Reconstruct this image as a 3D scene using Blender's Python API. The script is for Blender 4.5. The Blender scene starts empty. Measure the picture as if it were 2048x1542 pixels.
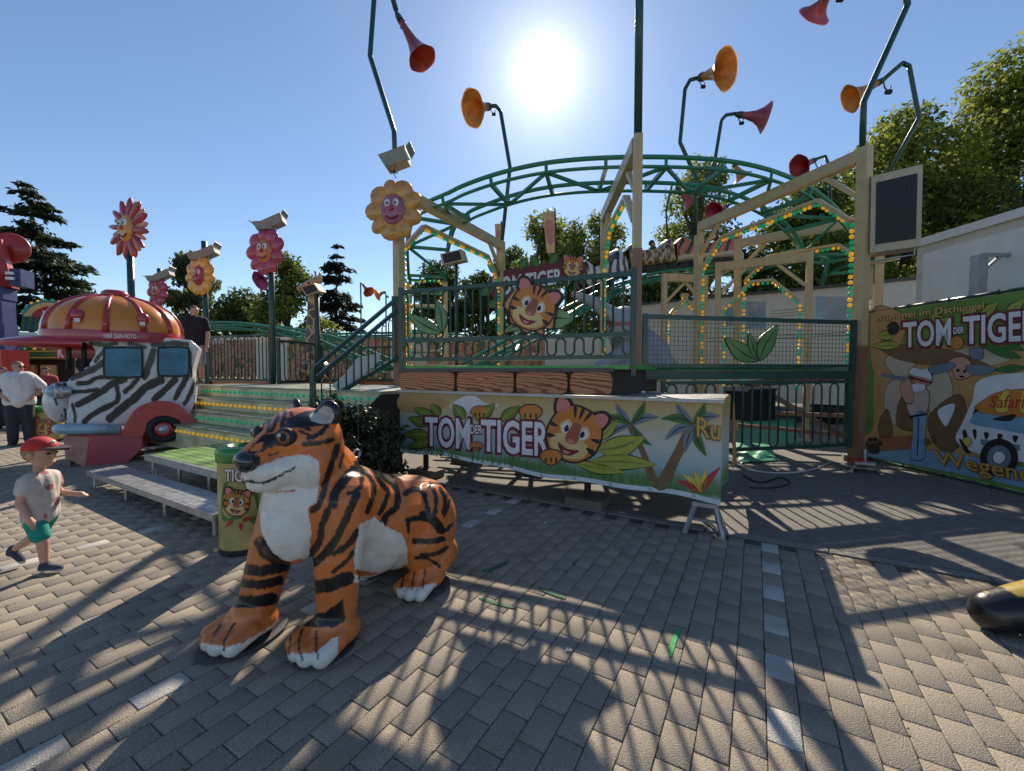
import bpy, math, random
import numpy as np
from mathutils import Vector, Matrix, Quaternion
random.seed(7); RNG = np.random.default_rng(7)
SC = bpy.context.scene; COL = SC.collection
# ------------------------------------------------------------------ camera
FPX = 830.0; EYE = 1.6; PIT = math.radians(-2.0)
cam_d = bpy.data.cameras.new('camera'); cam = bpy.data.objects.new('camera', cam_d); COL.objects.link(cam)
cam.location = (0, 0, EYE); cam.rotation_euler = (math.radians(90) + PIT, 0, 0)
cam_d.sensor_width = 36; cam_d.lens = 36 * FPX / 2048; cam_d.clip_end = 2000; cam_d.clip_start = 0.05
SC.camera = cam
SC.view_settings.view_transform = 'Standard'; SC.view_settings.look = 'None'
SC.view_settings.exposure = 0.5; SC.view_settings.gamma = 1
# ------------------------------------------------------------------ sun and sky
SUN = Vector((66 / FPX, math.cos(PIT) - (626 / FPX) * math.sin(PIT), math.sin(PIT) + (626 / FPX) * math.cos(PIT))).normalized()
sun_d = bpy.data.lights.new('sun', 'SUN'); sun_d.energy = 5.0; sun_d.angle = math.radians(0.55); sun_d.color = (1, .87, .69)
sun = bpy.data.objects.new('sun', sun_d); COL.objects.link(sun)
sun.rotation_euler = SUN.to_track_quat('Z', 'Y').to_euler(); sun.location = (4, 40, 40)
W = bpy.data.worlds.new('World'); SC.world = W; W.use_nodes = True
wn = W.node_tree.nodes; wl = W.node_tree.links; wn.clear()
def wnode(t, **k):
    n = wn.new(t)
    for a, b in k.items(): setattr(n, a, b)
    return n
sky = wnode('ShaderNodeTexSky', sky_type='NISHITA', sun_disc=False)
sky.sun_elevation = math.asin(SUN.z); sky.sun_rotation = math.atan2(SUN.x, SUN.y); sky.air_density = 1.0; sky.dust_density = .05; sky.ozone_density = 3.0; sky.altitude = 50
bg = wnode('ShaderNodeBackground'); bg.inputs['Strength'].default_value = .10
wl.new(sky.outputs[0], bg.inputs['Color'])
# the sun itself with its aureole, in the sun's own direction
tc = wnode('ShaderNodeTexCoord'); dt = wnode('ShaderNodeVectorMath', operation='DOT_PRODUCT'); dt.inputs[1].default_value = SUN
nz = wnode('ShaderNodeVectorMath', operation='NORMALIZE'); wl.new(tc.outputs['Generated'], nz.inputs[0]); wl.new(nz.outputs[0], dt.inputs[0])
ac = wnode('ShaderNodeMath', operation='ARCCOSINE', use_clamp=False); wl.new(dt.outputs['Value'], ac.inputs[0])
def wmath(op, a, b):
    n = wnode('ShaderNodeMath', operation=op)
    for i, q in enumerate((a, b)):
        if isinstance(q, (int, float)): n.inputs[i].default_value = q
        else: wl.new(q, n.inputs[i])
    return n.outputs[0]
def aur(k, s): return wmath('MULTIPLY', wmath('EXPONENT', wmath('MULTIPLY', ac.outputs[0], -k), 0), s)
def gau(w, s): return wmath('MULTIPLY', wmath('EXPONENT', wmath('MULTIPLY', wmath('POWER', wmath('DIVIDE', ac.outputs[0], w), 2.0), -1.0), 0), s)
tot = wmath('ADD', wmath('ADD', aur(15, .85), aur(5.0, .12)), gau(.028, 5.0))
bg2 = wnode('ShaderNodeBackground'); bg2.inputs['Color'].default_value = (1, .97, .93, 1); wl.new(tot, bg2.inputs['Strength'])
add = wnode('ShaderNodeAddShader'); wl.new(bg.outputs[0], add.inputs[0]); wl.new(bg2.outputs[0], add.inputs[1])
wo = wnode('ShaderNodeOutputWorld'); wl.new(add.outputs[0], wo.inputs['Surface'])
# ------------------------------------------------------------------ photo measuring
def ray(x, y):
    dx = (x - 1024) / FPX; dy = (771 - y) / FPX
    return Vector((dx, math.cos(PIT) - dy * math.sin(PIT), math.sin(PIT) + dy * math.cos(PIT)))
def PX(x, y, Y):
    d = ray(x, y); return Vector((0, 0, EYE)) + d * (Y / d.y)
def GP(x, y, z=0.0):
    d = ray(x, y); return Vector((0, 0, EYE)) + d * ((z - EYE) / d.z)
class Plane:                                    # a real vertical plane of the place, measured through the photograph
    def __init__(s, A, B):
        s.o = Vector((A[0], A[1], 0)); t = Vector((B[0] - A[0], B[1] - A[1], 0)).normalized()
        s.t = t; s.n = Vector((t.y, -t.x, 0))
        if s.n.dot(-s.o) < 0: s.n = -s.n
    def __call__(s, x, y, off=0.0):
        d = ray(x, y); t = (s.o + s.n * off - Vector((0, 0, EYE))).dot(s.n) / d.dot(s.n); return Vector((0, 0, EYE)) + d * t
def proj(P):                                    # world points (n,3) -> photo pixels
    P = np.asarray(P, float); x, y, z = P[:, 0], P[:, 1], P[:, 2] - EYE; c, s_ = math.cos(PIT), math.sin(PIT)
    zc = y * c + z * s_; yc = -y * s_ + z * c; return np.stack([1024 + FPX * x / zc, 771 - FPX * yc / zc], 1)
_a = math.atan2(.506, .862); VV = Vector((math.sin(_a), math.cos(_a), 0)); UU = Vector((math.cos(_a), -math.sin(_a), 0))
RC = Vector((1.9, 4.05, 0))                     # front right corner of the ride
def AB(a, b, z=0.0): return RC - UU * a + VV * b + Vector((0, 0, z))
# ------------------------------------------------------------------ materials
MATS = {}
def M(name, col, rough=.5, metal=0., var=.14, scale=5., bump=0., bscale=60., coat=0., trans=0., emit=0., attr=None, spec=.5, dirt=0., alpha=None, world=False, ds=None):
    if name in MATS: return MATS[name]
    m = bpy.data.materials.new(name); m.use_nodes = True; MATS[name] = m
    nt = m.node_tree; N = nt.nodes; L = nt.links; bs = N['Principled BSDF']; out = N['Material Output']
    bs.inputs['Roughness'].default_value = rough; bs.inputs['Metallic'].default_value = metal; bs.inputs['Specular IOR Level'].default_value = spec
    if coat: bs.inputs['Coat Weight'].default_value = coat; bs.inputs['Coat Roughness'].default_value = .08
    t = N.new('ShaderNodeTexCoord')
    if world: gm = N.new('ShaderNodeNewGeometry'); OBJ = gm.outputs['Position']
    else: OBJ = t.outputs['Object']
    ns = N.new('ShaderNodeTexNoise'); ns.inputs['Scale'].default_value = scale; ns.inputs['Detail'].default_value = 6; L.new(OBJ, ns.inputs['Vector'])
    if attr:
        at = N.new('ShaderNodeAttribute'); at.attribute_name = attr; src = at.outputs['Color']
    else:
        rgb = N.new('ShaderNodeRGB'); rgb.outputs[0].default_value = (*col, 1); src = rgb.outputs[0]
    mr = N.new('ShaderNodeMapRange'); mr.inputs['From Min'].default_value = .25; mr.inputs['From Max'].default_value = .75
    mr.inputs['To Min'].default_value = 1 - var; mr.inputs['To Max'].default_value = 1 + var; L.new(ns.outputs['Fac'], mr.inputs['Value'])
    mx = N.new('ShaderNodeMix'); mx.data_type = 'RGBA'; mx.blend_type = 'MULTIPLY'; mx.inputs['Factor'].default_value = 1
    L.new(src, mx.inputs['A']); L.new(mr.outputs[0], mx.inputs['B']); c = mx.outputs['Result']
    if dirt:
        n2 = N.new('ShaderNodeTexNoise'); n2.inputs['Scale'].default_value = ds or scale * 2.7; n2.inputs['Detail'].default_value = 8; L.new(OBJ, n2.inputs['Vector'])
        r2 = N.new('ShaderNodeMapRange'); r2.inputs['From Min'].default_value = .52; r2.inputs['From Max'].default_value = .75; r2.inputs['To Max'].default_value = dirt; L.new(n2.outputs['Fac'], r2.inputs['Value'])
        m2 = N.new('ShaderNodeMix'); m2.data_type = 'RGBA'; L.new(r2.outputs[0], m2.inputs['Factor']); L.new(c, m2.inputs['A']); m2.inputs['B'].default_value = (.05, .042, .033, 1); c = m2.outputs['Result']
    L.new(c, bs.inputs['Base Color'])
    rr = N.new('ShaderNodeMapRange'); rr.inputs['To Min'].default_value = max(.03, rough - .1); rr.inputs['To Max'].default_value = min(1, rough + .12); L.new(ns.outputs['Fac'], rr.inputs['Value']); L.new(rr.outputs[0], bs.inputs['Roughness'])
    if bump:
        nb = N.new('ShaderNodeTexNoise'); nb.inputs['Scale'].default_value = bscale; nb.inputs['Detail'].default_value = 5; L.new(OBJ, nb.inputs['Vector'])
        b = N.new('ShaderNodeBump'); b.inputs['Strength'].default_value = bump; b.inputs['Distance'].default_value = .01; L.new(nb.outputs['Fac'], b.inputs['Height']); L.new(b.outputs[0], bs.inputs['Normal'])
    if emit: bs.inputs['Emission Color'].default_value = (*col, 1); bs.inputs['Emission Strength'].default_value = emit
    if trans:
        tr = N.new('ShaderNodeBsdfTranslucent'); L.new(c, tr.inputs['Color']); ms = N.new('ShaderNodeMixShader'); ms.inputs[0].default_value = trans
        L.new(bs.outputs[0], ms.inputs[1]); L.new(tr.outputs[0], ms.inputs[2]); L.new(ms.outputs[0], out.inputs['Surface'])
    return m
# ------------------------------------------------------------------ mesh helpers
BASE = {}
def cr(pts, n=6, closed=False):                 # Catmull-Rom through points of any dimension
    P = [np.array(p, float) for p in pts]; m = len(P); o = []
    rng = range(m) if closed else range(m - 1)
    for i in rng:
        if closed: a, b, c, d = P[i - 1], P[i], P[(i + 1) % m], P[(i + 2) % m]
        else: a, b, c, d = P[max(i - 1, 0)], P[i], P[i + 1], P[min(i + 2, m - 1)]
        for k in range(n):
            t = k / n; o.append(.5 * (2 * b + (c - a) * t + (2 * a - 5 * b + 4 * c - d) * t * t + (3 * b - a - 3 * c + d) * t ** 3))
    if not closed: o.append(P[-1])
    return o
class MB:
    def __init__(s): s.v = []; s.f = []
    def add(s, vs, fs):
        k = len(s.v); s.v += [tuple(v) for v in vs]; s.f += [tuple(i + k for i in f) for f in fs]; return s
    def box(s, c, size, rz=0.0, R=None):
        c = Vector(c); hx, hy, hz = (q / 2 for q in size); R = R or Matrix.Rotation(rz, 3, 'Z')
        vs = [c + R @ Vector((x * hx, y * hy, z * hz)) for x in (-1, 1) for y in (-1, 1) for z in (-1, 1)]
        return s.add(vs, [(0, 1, 3, 2), (4, 6, 7, 5), (0, 4, 5, 1), (2, 3, 7, 6), (0, 2, 6, 4), (1, 5, 7, 3)])
    def bar(s, p, q, w, h):
        p = Vector(p); q = Vector(q); d = q - p; x = d.normalized(); up = Vector((0, 0, 1))
        if abs(x.z) > .98: up = VV
        y = up.cross(x).normalized(); z = x.cross(y); R = Matrix((x, y, z)).transposed(); return s.box((p + q) / 2, (d.length, w, h), R=R)
    def tube(s, path, r, n=6, caps=True, closed=False):
        P = [Vector(p) for p in path]; m = len(P); k = len(s.v); rs = r if isinstance(r, (list, tuple)) else [r] * m; prev = None
        for i in range(m):
            if closed: t = P[(i + 1) % m] - P[i - 1]
            else: t = P[min(i + 1, m - 1)] - P[max(i - 1, 0)]
            t = t.normalized() if t.length > 1e-9 else Vector((0, 0, 1))
            if prev is None:
                x = t.cross(Vector((0, 0, 1)) if abs(t.z) < .9 else Vector((1, 0, 0))).normalized()
            else:
                x = prev - t * prev.dot(t); x = x.normalized() if x.length > 1e-6 else t.orthogonal().normalized()
            prev = x; y = t.cross(x)
            for j in range(n):
                a = 2 * math.pi * j / n; s.v.append(tuple(P[i] + (x * math.cos(a) + y * math.sin(a)) * rs[i]))
        for i in range(m if closed else m - 1):
            i2 = (i + 1) % m
            for j in range(n):
                j2 = (j + 1) % n; s.f.append((k + i * n + j, k + i * n + j2, k + i2 * n + j2, k + i2 * n + j))
        if caps and not closed: s.f.append(tuple(k + j for j in range(n))[::-1]); s.f.append(tuple(k + (m - 1) * n + j for j in range(n)))
        return s
    def lathe(s, prof, o=(0, 0, 0), axis=(0, 0, 1), n=16, ph=0.0, arc=2 * math.pi):
        o = Vector(o); z = Vector(axis).normalized(); x = z.orthogonal().normalized(); y = z.cross(x); k = len(s.v); m = len(prof)
        for r, h in prof:
            for j in range(n):
                a = ph + arc * j / n; s.v.append(tuple(o + z * h + (x * math.cos(a) + y * math.sin(a)) * max(r, 1e-4)))
        for i in range(m - 1):
            for j in range(n):
                j2 = (j + 1) % n; s.f.append((k + i * n + j, k + i * n + j2, k + (i + 1) * n + j2, k + (i + 1) * n + j))
        return s
    def sph(s, c, r, n=12, m=8, R=None):
        if not isinstance(r, (tuple, list)): r = (r, r, r)
        R = R or Matrix.Identity(3); c = Vector(c); k = len(s.v)
        for i in range(m + 1):
            t = math.pi * i / m
            for j in range(n):
                a = 2 * math.pi * j / n
                s.v.append(tuple(c + R @ Vector((r[0] * math.sin(t) * math.cos(a), r[1] * math.sin(t) * math.sin(a), r[2] * math.cos(t)))))
        for i in range(m):
            for j in range(n):
                j2 = (j + 1) % n; s.f.append((k + i * n + j, k + (i + 1) * n + j, k + (i + 1) * n + j2, k + i * n + j2))
        return s
    def prism(s, pts, off):
        k = len(s.v); P = [Vector(p) for p in pts]; off = Vector(off); n = len(P); s.v += [tuple(p) for p in P] + [tuple(p + off) for p in P]
        s.f.append(tuple(range(k, k + n))); s.f.append(tuple(range(k + 2 * n - 1, k + n - 1, -1)))
        for i in range(n):
            j = (i + 1) % n; s.f.append((k + i, k + n + i, k + n + j, k + j))
        return s
    def mesh(s, name, base, mat, smooth):
        b = Vector(base); me = bpy.data.meshes.new(name); me.from_pydata([(x - b.x, y - b.y, z - b.z) for x, y, z in s.v], [], s.f)
        if mat: me.materials.append(mat)
        if smooth: me.polygons.foreach_set('use_smooth', [True] * len(me.polygons))
        me.validate(); me.update(); return me
def tagit(o, label=None, cat=None, group=None, kind=None):
    if label: o['label'] = label
    if cat: o['category'] = cat
    if group: o['group'] = group
    if kind: o['kind'] = kind
    return o
def thing(name, label, cat, base=(0, 0, 0), group=None):
    o = bpy.data.objects.new(name, None); COL.objects.link(o); o.location = base; o.empty_display_size = .1; BASE[o] = Vector(base); return tagit(o, label, cat, group)
def link(name, me, parent=None, loc=None):
    o = bpy.data.objects.new(name, me); COL.objects.link(o)
    if parent: o.parent = parent; BASE[o] = BASE[parent]
    if loc is not None: o.location = loc
    return o
def part(mb, name, mat, parent, smooth=False, label=None):
    o = link(name, mb.mesh(name, BASE[parent], mat, smooth), parent)
    if label: o['label'] = label
    return o
def solo(mb, name, mat, label, cat, base, group=None, smooth=False, kind=None):
    o = link(name, mb.mesh(name, base, mat, smooth)); o.location = base; BASE[o] = Vector(base); return tagit(o, label, cat, group, kind)
def put(me, name, parent, pos, rot=None, scale=None):     # shared mesh at a world position under a thing
    o = link(name, me, parent); o.location = Vector(pos) - BASE[parent]
    if rot is not None: o.rotation_euler = rot
    if scale: o.scale = scale
    return o
def mesh_np(name, V, Fq, mat=None, smooth=False, cols=None):   # V (n,3), Fq (m,k) index array
    me = bpy.data.meshes.new(name); n = len(V); m, k = Fq.shape
    me.vertices.add(n); me.vertices.foreach_set('co', np.ascontiguousarray(V, np.float32).ravel())
    me.loops.add(m * k); me.loops.foreach_set('vertex_index', np.ascontiguousarray(Fq, np.int32).ravel())
    me.polygons.add(m); me.polygons.foreach_set('loop_start', np.arange(0, m * k, k, dtype=np.int32)); me.polygons.foreach_set('loop_total', np.full(m, k, np.int32))
    if smooth: me.polygons.foreach_set('use_smooth', np.ones(m, bool))
    if cols is not None:
        at = me.color_attributes.new('Col', 'FLOAT_COLOR', 'POINT'); c4 = np.ones((n, 4), np.float32); c4[:, :3] = cols; at.data.foreach_set('color', c4.ravel())
    if mat: me.materials.append(mat)
    me.update(calc_edges=True); return me
# fused organic surfaces: capsules and ellipsoids grown together into one continuous skin
def caps(mb, p, q, r0, r1, n=14):
    p = Vector(p); q = Vector(q); d = q - p; L_ = max(d.length, 1e-5); prof = []
    for i in range(5): t = math.pi / 2 * (1 - i / 4); prof.append((r0 * math.cos(t), -r0 * math.sin(t)))
    for i in range(5): t = math.pi / 2 * i / 4; prof.append((r1 * math.cos(t), L_ + r1 * math.sin(t)))
    mb.lathe(prof, p, d, n)
def fused(mb, voxel, smooth=4):
    me = bpy.data.meshes.new('tmp'); me.from_pydata(mb.v, [], mb.f); o = bpy.data.objects.new('tmp', me); COL.objects.link(o)
    r = o.modifiers.new('r', 'REMESH'); r.mode = 'VOXEL'; r.voxel_size = voxel
    if smooth: q = o.modifiers.new('s', 'SMOOTH'); q.iterations = smooth; q.factor = .5
    dg = bpy.context.evaluated_depsgraph_get(); e = o.evaluated_get(dg); m2 = bpy.data.meshes.new_from_object(e)
    bpy.data.objects.remove(o); bpy.data.meshes.remove(me)
    n = len(m2.vertices); V = np.empty(n * 3, np.float32); m2.vertices.foreach_get('co', V); NN = np.empty(n * 3, np.float32); m2.vertices.foreach_get('normal', NN)
    return m2, V.reshape(-1, 3).astype(float), NN.reshape(-1, 3)
def setcol(me, cols):
    n = len(me.vertices); at = me.color_attributes.new('Col', 'FLOAT_COLOR', 'POINT'); c4 = np.ones((n, 4), np.float32); c4[:, :3] = cols; at.data.foreach_set('color', c4.ravel())
def skin_obj(me, name, mat, parent=None, base=(0, 0, 0)):
    b = Vector(base) if parent is None else BASE[parent]; n = len(me.vertices); V = np.empty(n * 3, np.float32); me.vertices.foreach_get('co', V); V = V.reshape(-1, 3) - np.array(b, np.float32)
    me.vertices.foreach_set('co', V.ravel()); me.materials.clear(); me.materials.append(mat); me.polygons.foreach_set('use_smooth', [True] * len(me.polygons)); me.update(); me.name = name
    o = link(name, me, parent)
    if parent is None: o.location = b; BASE[o] = b
    return o
def seg_dist(Q, pts):                            # distance of pixel points (n,2) to a polyline
    d = np.full(len(Q), 1e9)
    for a, b in zip(pts[:-1], pts[1:]):
        a = np.array(a, float); b = np.array(b, float); ab = b - a; t = np.clip(((Q - a) @ ab) / max(ab @ ab, 1e-9), 0, 1); d = np.minimum(d, np.linalg.norm(Q - a - t[:, None] * ab, axis=1))
    return d
def in_poly(Q, poly):
    x, y = Q[:, 0], Q[:, 1]; c = np.zeros(len(Q), bool); n = len(poly); j = n - 1
    for i in range(n):
        xi, yi = poly[i]; xj, yj = poly[j]
        c ^= ((yi > y) != (yj > y)) & (x < (xj - xi) * (y - yi) / (yj - yi + 1e-12) + xi); j = i
    return c
def vnoise(P, s):                                # cheap smooth noise on points
    P = np.asarray(P) * s
    return (np.sin(P[:, 0] * 1.7 + 2.1 * np.sin(P[:, 1] * 1.3 + .7)) + np.sin(P[:, 1] * 2.3 + 1.9 * np.sin(P[:, 2] * 1.1)) + np.sin(P[:, 2] * 1.9 + 1.7 * np.sin(P[:, 0] * 2.2))) / 3
# flat print on a plane of the place
def decal(parent, name, plane, polys, mat, off, curve=True, n=5):
    mb = MB(); many = len(polys) > 14; o = None
    for poly in polys:
        pp = cr(poly, n, True) if curve else poly; k = len(mb.v); mb.v += [tuple(plane(p[0], p[1], off)) for p in pp]; mb.f.append(tuple(range(k, k + len(pp))))
        if not many: o = part(mb, name, mat, parent); mb = MB()
    return tagit(part(mb, name, mat, parent), kind='stuff') if many else o
FONTCACHE = {}
def text_mesh(body, bold=0.0, shear=0.0, space=1.0):
    cu = bpy.data.curves.new('t', 'FONT'); cu.body = body; cu.offset = bold; cu.shear = shear; cu.space_character = space; cu.resolution_u = 3
    o = bpy.data.objects.new('t', cu); COL.objects.link(o); dg = bpy.context.evaluated_depsgraph_get(); me = bpy.data.meshes.new_from_object(o.evaluated_get(dg))
    v = np.array([q.co[:2] for q in me.vertices]); f = [tuple(p.vertices) for p in me.polygons]; bpy.data.objects.remove(o); bpy.data.meshes.remove(me)
    lo, hi = v.min(0), v.max(0); return (v - lo) / (hi - lo), f
def letters(parent, name, plane, body, quad, mat, off, bold=0.0, shear=0.0, space=1.0, grow=0.0, thick=0.0):
    v, f = text_mesh(body, bold, shear, space); TL, TR, BR, BL = [np.array(q, float) for q in quad]; mb = MB()
    vs = []
    for a, b in v:
        a = a * (1 + 2 * grow) - grow; b = b * (1 + 2 * grow) - grow
        p = (BL * (1 - a) + BR * a) * (1 - b) + (TL * (1 - a) + TR * a) * b; vs.append(plane(p[0], p[1], off))
    mb.add(vs, f); return part(mb, name, mat, parent)
# ================================================================== ground
m_asph = M('asphalt', (.17, .156, .14), .88, var=.3, scale=9, bump=.5, bscale=220, dirt=.25)
m_paver = M('paver_concrete', (1, 1, 1), .88, var=.5, scale=150, bump=.9, bscale=170, attr='Col', dirt=.42, ds=2.2, world=True, spec=.25)
m_joint = M('joint_sand', (.075, .068, .055), .95, var=.4, scale=20, bump=.4)
m_kerb = M('kerb_concrete', (.2, .19, .17), .85, var=.25, scale=30, bump=.4, bscale=120)
g = MB(); R_ = 400; g.add([(-R_, -R_, -.03), (R_, -R_, -.03), (R_, R_, -.03), (-R_, R_, -.03)], [(0, 1, 2, 3)])
solo(g, 'ground', M('earth', (.09, .085, .075), .95, var=.3, scale=.6, bump=.3), None, None, (0, 0, -.03), kind='structure')
g = MB(); g.add([AB(60, .2), AB(-60, .2), AB(-60, 70), AB(60, 70)], [(3, 2, 1, 0)])
g.v = [(x, y, -.004) for x, y, z in g.v]; solo(g, 'asphalt_yard', m_asph, None, None, (0, 0, 0), kind='structure')
g = MB(); g.add([AB(60, .2, -.008), AB(-60, .2, -.008), AB(-60, -40, -.008), AB(60, -40, -.008)], [(0, 1, 2, 3)])
paving = solo(g, 'paving', m_joint, None, None, (0, 0, 0), kind='structure')
g = MB(); g.add([AB(60, .2, -.0055), AB(9.6, .2, -.0055), AB(9.6, 9, -.0055), AB(60, 9, -.0055)], [(3, 2, 1, 0)]); part(g, 'joint_bed', m_joint, paving)
# kerb stones
kb = thing('kerb', 'row of flat concrete kerb stones between paving and asphalt', 'kerb', AB(0, .12)); del kb['category']; del kb['label']; kb['kind'] = 'structure'
k1 = MB().box((0, 0, -.02), (.985, .1, .055), 0); kme = k1.mesh('kerb_stone', (0, 0, 0), m_kerb, False)
for i in range(-9, 18): put(kme, 'kerb_stone', kb, AB(i + .5, .115, random.uniform(-.003, .003)), (0, 0, -_a + random.uniform(-.004, .004)))
# pavers
PW, PL_ = .1345, .22
def paver_v(cx, cy, z, rz=0.0, tx=0.0, ty=0.0):
    hx, hy, c = PW / 2 - .0022, PL_ / 2 - .0022, .004; out = []
    for (sx, sy) in ((-1, -1), (1, -1), (1, 1), (-1, 1)):
        for ix, zz in ((0, -.03), (0, -.0035), (c, 0)):
            x, y = sx * (hx - ix), sy * (hy - ix); out.append((x, y, zz + z + tx * x + ty * y))
    ca, sa = math.cos(-_a + rz), math.sin(-_a + rz); return [(cx + x * ca - y * sa, cy + x * sa + y * ca, z_) for x, y, z_ in out]
PF = [(2, 5, 8, 11)] + [q for i in range(4) for q in ((i * 3, ((i + 1) % 4) * 3, ((i + 1) % 4) * 3 + 1, i * 3 + 1), (i * 3 + 1, ((i + 1) % 4) * 3 + 1, ((i + 1) % 4) * 3 + 2, i * 3 + 2))]
tones = [tuple(c * m for c, m in zip(t, (1.3, 1.24, 1.15))) for t in [(.235, .215, .186), (.245, .223, .192), (.228, .21, .184), (.252, .228, .194), (.238, .216, .184), (.222, .206, .182)]]
white_t = (.5, .48, .44)
cells = []
for ci in range(-68, 124):
    a = -.55 + ci * PW; off = .5 if ci % 2 else 0.0; white = ci in (0, 20, 40)
    bmax = 6.0 if a > 9.9 else .06
    for rj in range(-36, 28):
        b = -.075 + (rj + off) * PL_
        if b + PL_ / 2 > bmax or b < -8: continue
        P = AB(a, b); q = proj([P])[0] if P.y > .6 else (-9e3, 0)
        vis = -60 < q[0] < 2110 and q[1] < 1700
        cells.append((P.length if vis else 1e3 + P.length, P, white and (rj % 2 == 0)))
cells.sort(key=lambda c: c[0])
vme = []
for t in tones + [white_t]:
    V_ = np.array(paver_v(0, 0, 0)); vme.append(mesh_np('paver', V_, np.array([list(f) for f in PF]), m_paver, cols=np.tile(np.array(t) * (1 if t is white_t else 1), (12, 1))))
for i, (d, P, w) in enumerate(cells[:300]):
    o = link('paver', vme[6] if w else random.choice(vme[:6]), paving, (P.x, P.y, random.uniform(-.0012, .0008))); o.rotation_euler = (random.uniform(-.003, .003), random.uniform(-.003, .003), random.uniform(-.003, .003))
VS, CS = [], []
for d, P, w in cells[300:]:
    VS += paver_v(P.x, P.y, random.uniform(-.0012, .0008), random.uniform(-.003, .003), random.uniform(-.003, .003), random.uniform(-.003, .003)); t = np.array(white_t if w else random.choice(tones)) * random.uniform(.95, 1.05); CS += [t] * 12
nF = len(VS) // 12; FQ = (np.array(PF)[None] + (np.arange(nF) * 12)[:, None, None]).reshape(-1, 4)
tagit(link('paver_field', mesh_np('paver_field', np.array(VS), FQ, m_paver, cols=np.array(CS)), paving), kind='stuff')
# moss and tiny weeds in the joints
mv, mf = [], []
for d, P, w in cells[:1500]:
    if random.random() < .16:
        c = P + UU * (PW / 2) * random.choice((-1, 1)) + VV * random.uniform(-.12, .12)
        for k in range(random.randint(3, 9)):
            a = random.uniform(0, 6.3); h = random.uniform(.004, .016); q = c + VV * random.gauss(0, .025) + UU * random.gauss(0, .004); e = Vector((math.cos(a), math.sin(a), 0)) * .004
            n0 = len(mv); mv += [tuple(q - e + Vector((0, 0, -.006))), tuple(q + e + Vector((0, 0, -.006))), tuple(q + e * 2.2 + Vector((0, 0, h)))]; mf.append((n0, n0 + 1, n0 + 2))
w_ = MB(); w_.v = mv; w_.f = mf; solo(w_, 'moss', M('moss', (.07, .1, .025), .9, trans=.2), 'green moss and weed sprigs in the paving joints', 'moss', (0, 0, 0), kind='stuff')
# green spray marks left by the surveyors
m_spray = M('spray_paint', (.03, .34, .09), .8, var=.5, scale=40); m_spray2 = M('spray_paint_faint', (.035, .12, .06), .85, var=.5, scale=40)
for i, (pts, lab) in enumerate([([(1337, 1308), (1343, 1312), (1352, 1285), (1360, 1258), (1354, 1257), (1345, 1275)], 'short thick bright green paint stroke on the shaded pavers'),
        ([(960, 1194), (995, 1204), (1030, 1214), (1031, 1217), (1000, 1211), (962, 1199)], 'thin faint green paint line beside the railing shadow'),
        ([(1080, 1174), (1105, 1183), (1130, 1193), (1128, 1197), (1100, 1188), (1079, 1178)], 'short dull green paint dash on the dark pavers behind the rail shadow'),
        ([(965, 1140), (990, 1132), (1015, 1121), (1014, 1125), (992, 1137), (967, 1144)], 'faint green paint streak near the statue hind paw')]):
    s_ = MB(); s_.add([GP(x, y, .004 + .001 * i) for x, y in cr(pts, 3, True)], [tuple(range(len(pts) * 3))]); solo(s_, 'paint_mark', m_spray if i == 0 else m_spray2, lab, 'paint mark', GP(*pts[0], 0), 'green paint marks on the paving')
# dropped litter
m_lit = M('litter', (.6, .58, .52), .7)
for i, (x, y, lab) in enumerate([(1090, 1046, 'small pale scrap of paper on the shaded pavers before the banner'), (1644, 1138, 'tiny pale leaf lying on the asphalt by the kerb'), (1137, 1300, 'small white crumb on the sunlit pavers')]):
    p = GP(x, y, .004); l_ = MB(); l_.add([p + Vector((dx, dy, dz)) for dx, dy, dz in ((-.02, -.01, 0), (.015, -.014, .004), (.022, .01, .0), (-.008, .016, .008))], [(0, 1, 2, 3)]); solo(l_, 'litter_scrap', m_lit, lab, 'litter', p)
# ================================================================== vegetation
m_leaf = M('foliage', (1, 1, 1), .55, var=.25, scale=1.2, attr='Col', trans=.55, spec=.3)
m_bark = M('bark', (.075, .058, .042), .9, var=.35, scale=14, bump=.6, bscale=40)
def leaves(clumps, n, size, dark, light, flat=.0, drop=0.0, hollow=.45):
    vol = np.array([c[3] * c[4] * c[5] for c in clumps]) ** .67; cnt = np.maximum(8, (n * vol / vol.sum()).astype(int)); Vs, Cs = [], []
    for (cx, cy, cz, rx, ry, rz), k in zip(clumps, cnt):
        d = RNG.normal(size=(k, 3)); d /= np.linalg.norm(d, axis=1)[:, None]; r = RNG.uniform(hollow, 1.0, k) ** .8; r *= 1 + .22 * vnoise(d, 4.1); P = np.array([cx, cy, cz]) + d * np.array([rx, ry, rz]) * r[:, None]
        nrm = d * .5 + RNG.normal(size=(k, 3)) * .7; nrm[:, 2] += .35; nrm /= np.linalg.norm(nrm, axis=1)[:, None]
        t = np.cross(nrm, RNG.normal(size=(k, 3))); t /= np.linalg.norm(t, axis=1)[:, None]; t[:, 2] -= drop; b = np.cross(nrm, t); s = size * RNG.uniform(.55, 1.35, k)[:, None]
        Q = np.stack([P - t * s, P - b * s * .55, P + t * s, P + b * s * .55], 1); Vs.append(Q.reshape(-1, 3))
        f = np.clip(RNG.uniform(0, 1, k) * .75 + RNG.uniform(-.1, .35), 0, 1)[:, None]; c = (np.array(dark) * (1 - f) + np.array(light) * f) * np.array([1.7, 1.65, 1.25]); Cs.append(np.repeat(c, 4, 0))
    V = np.concatenate(Vs); return V, np.arange(len(V)).reshape(-1, 4), np.concatenate(Cs)
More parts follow.
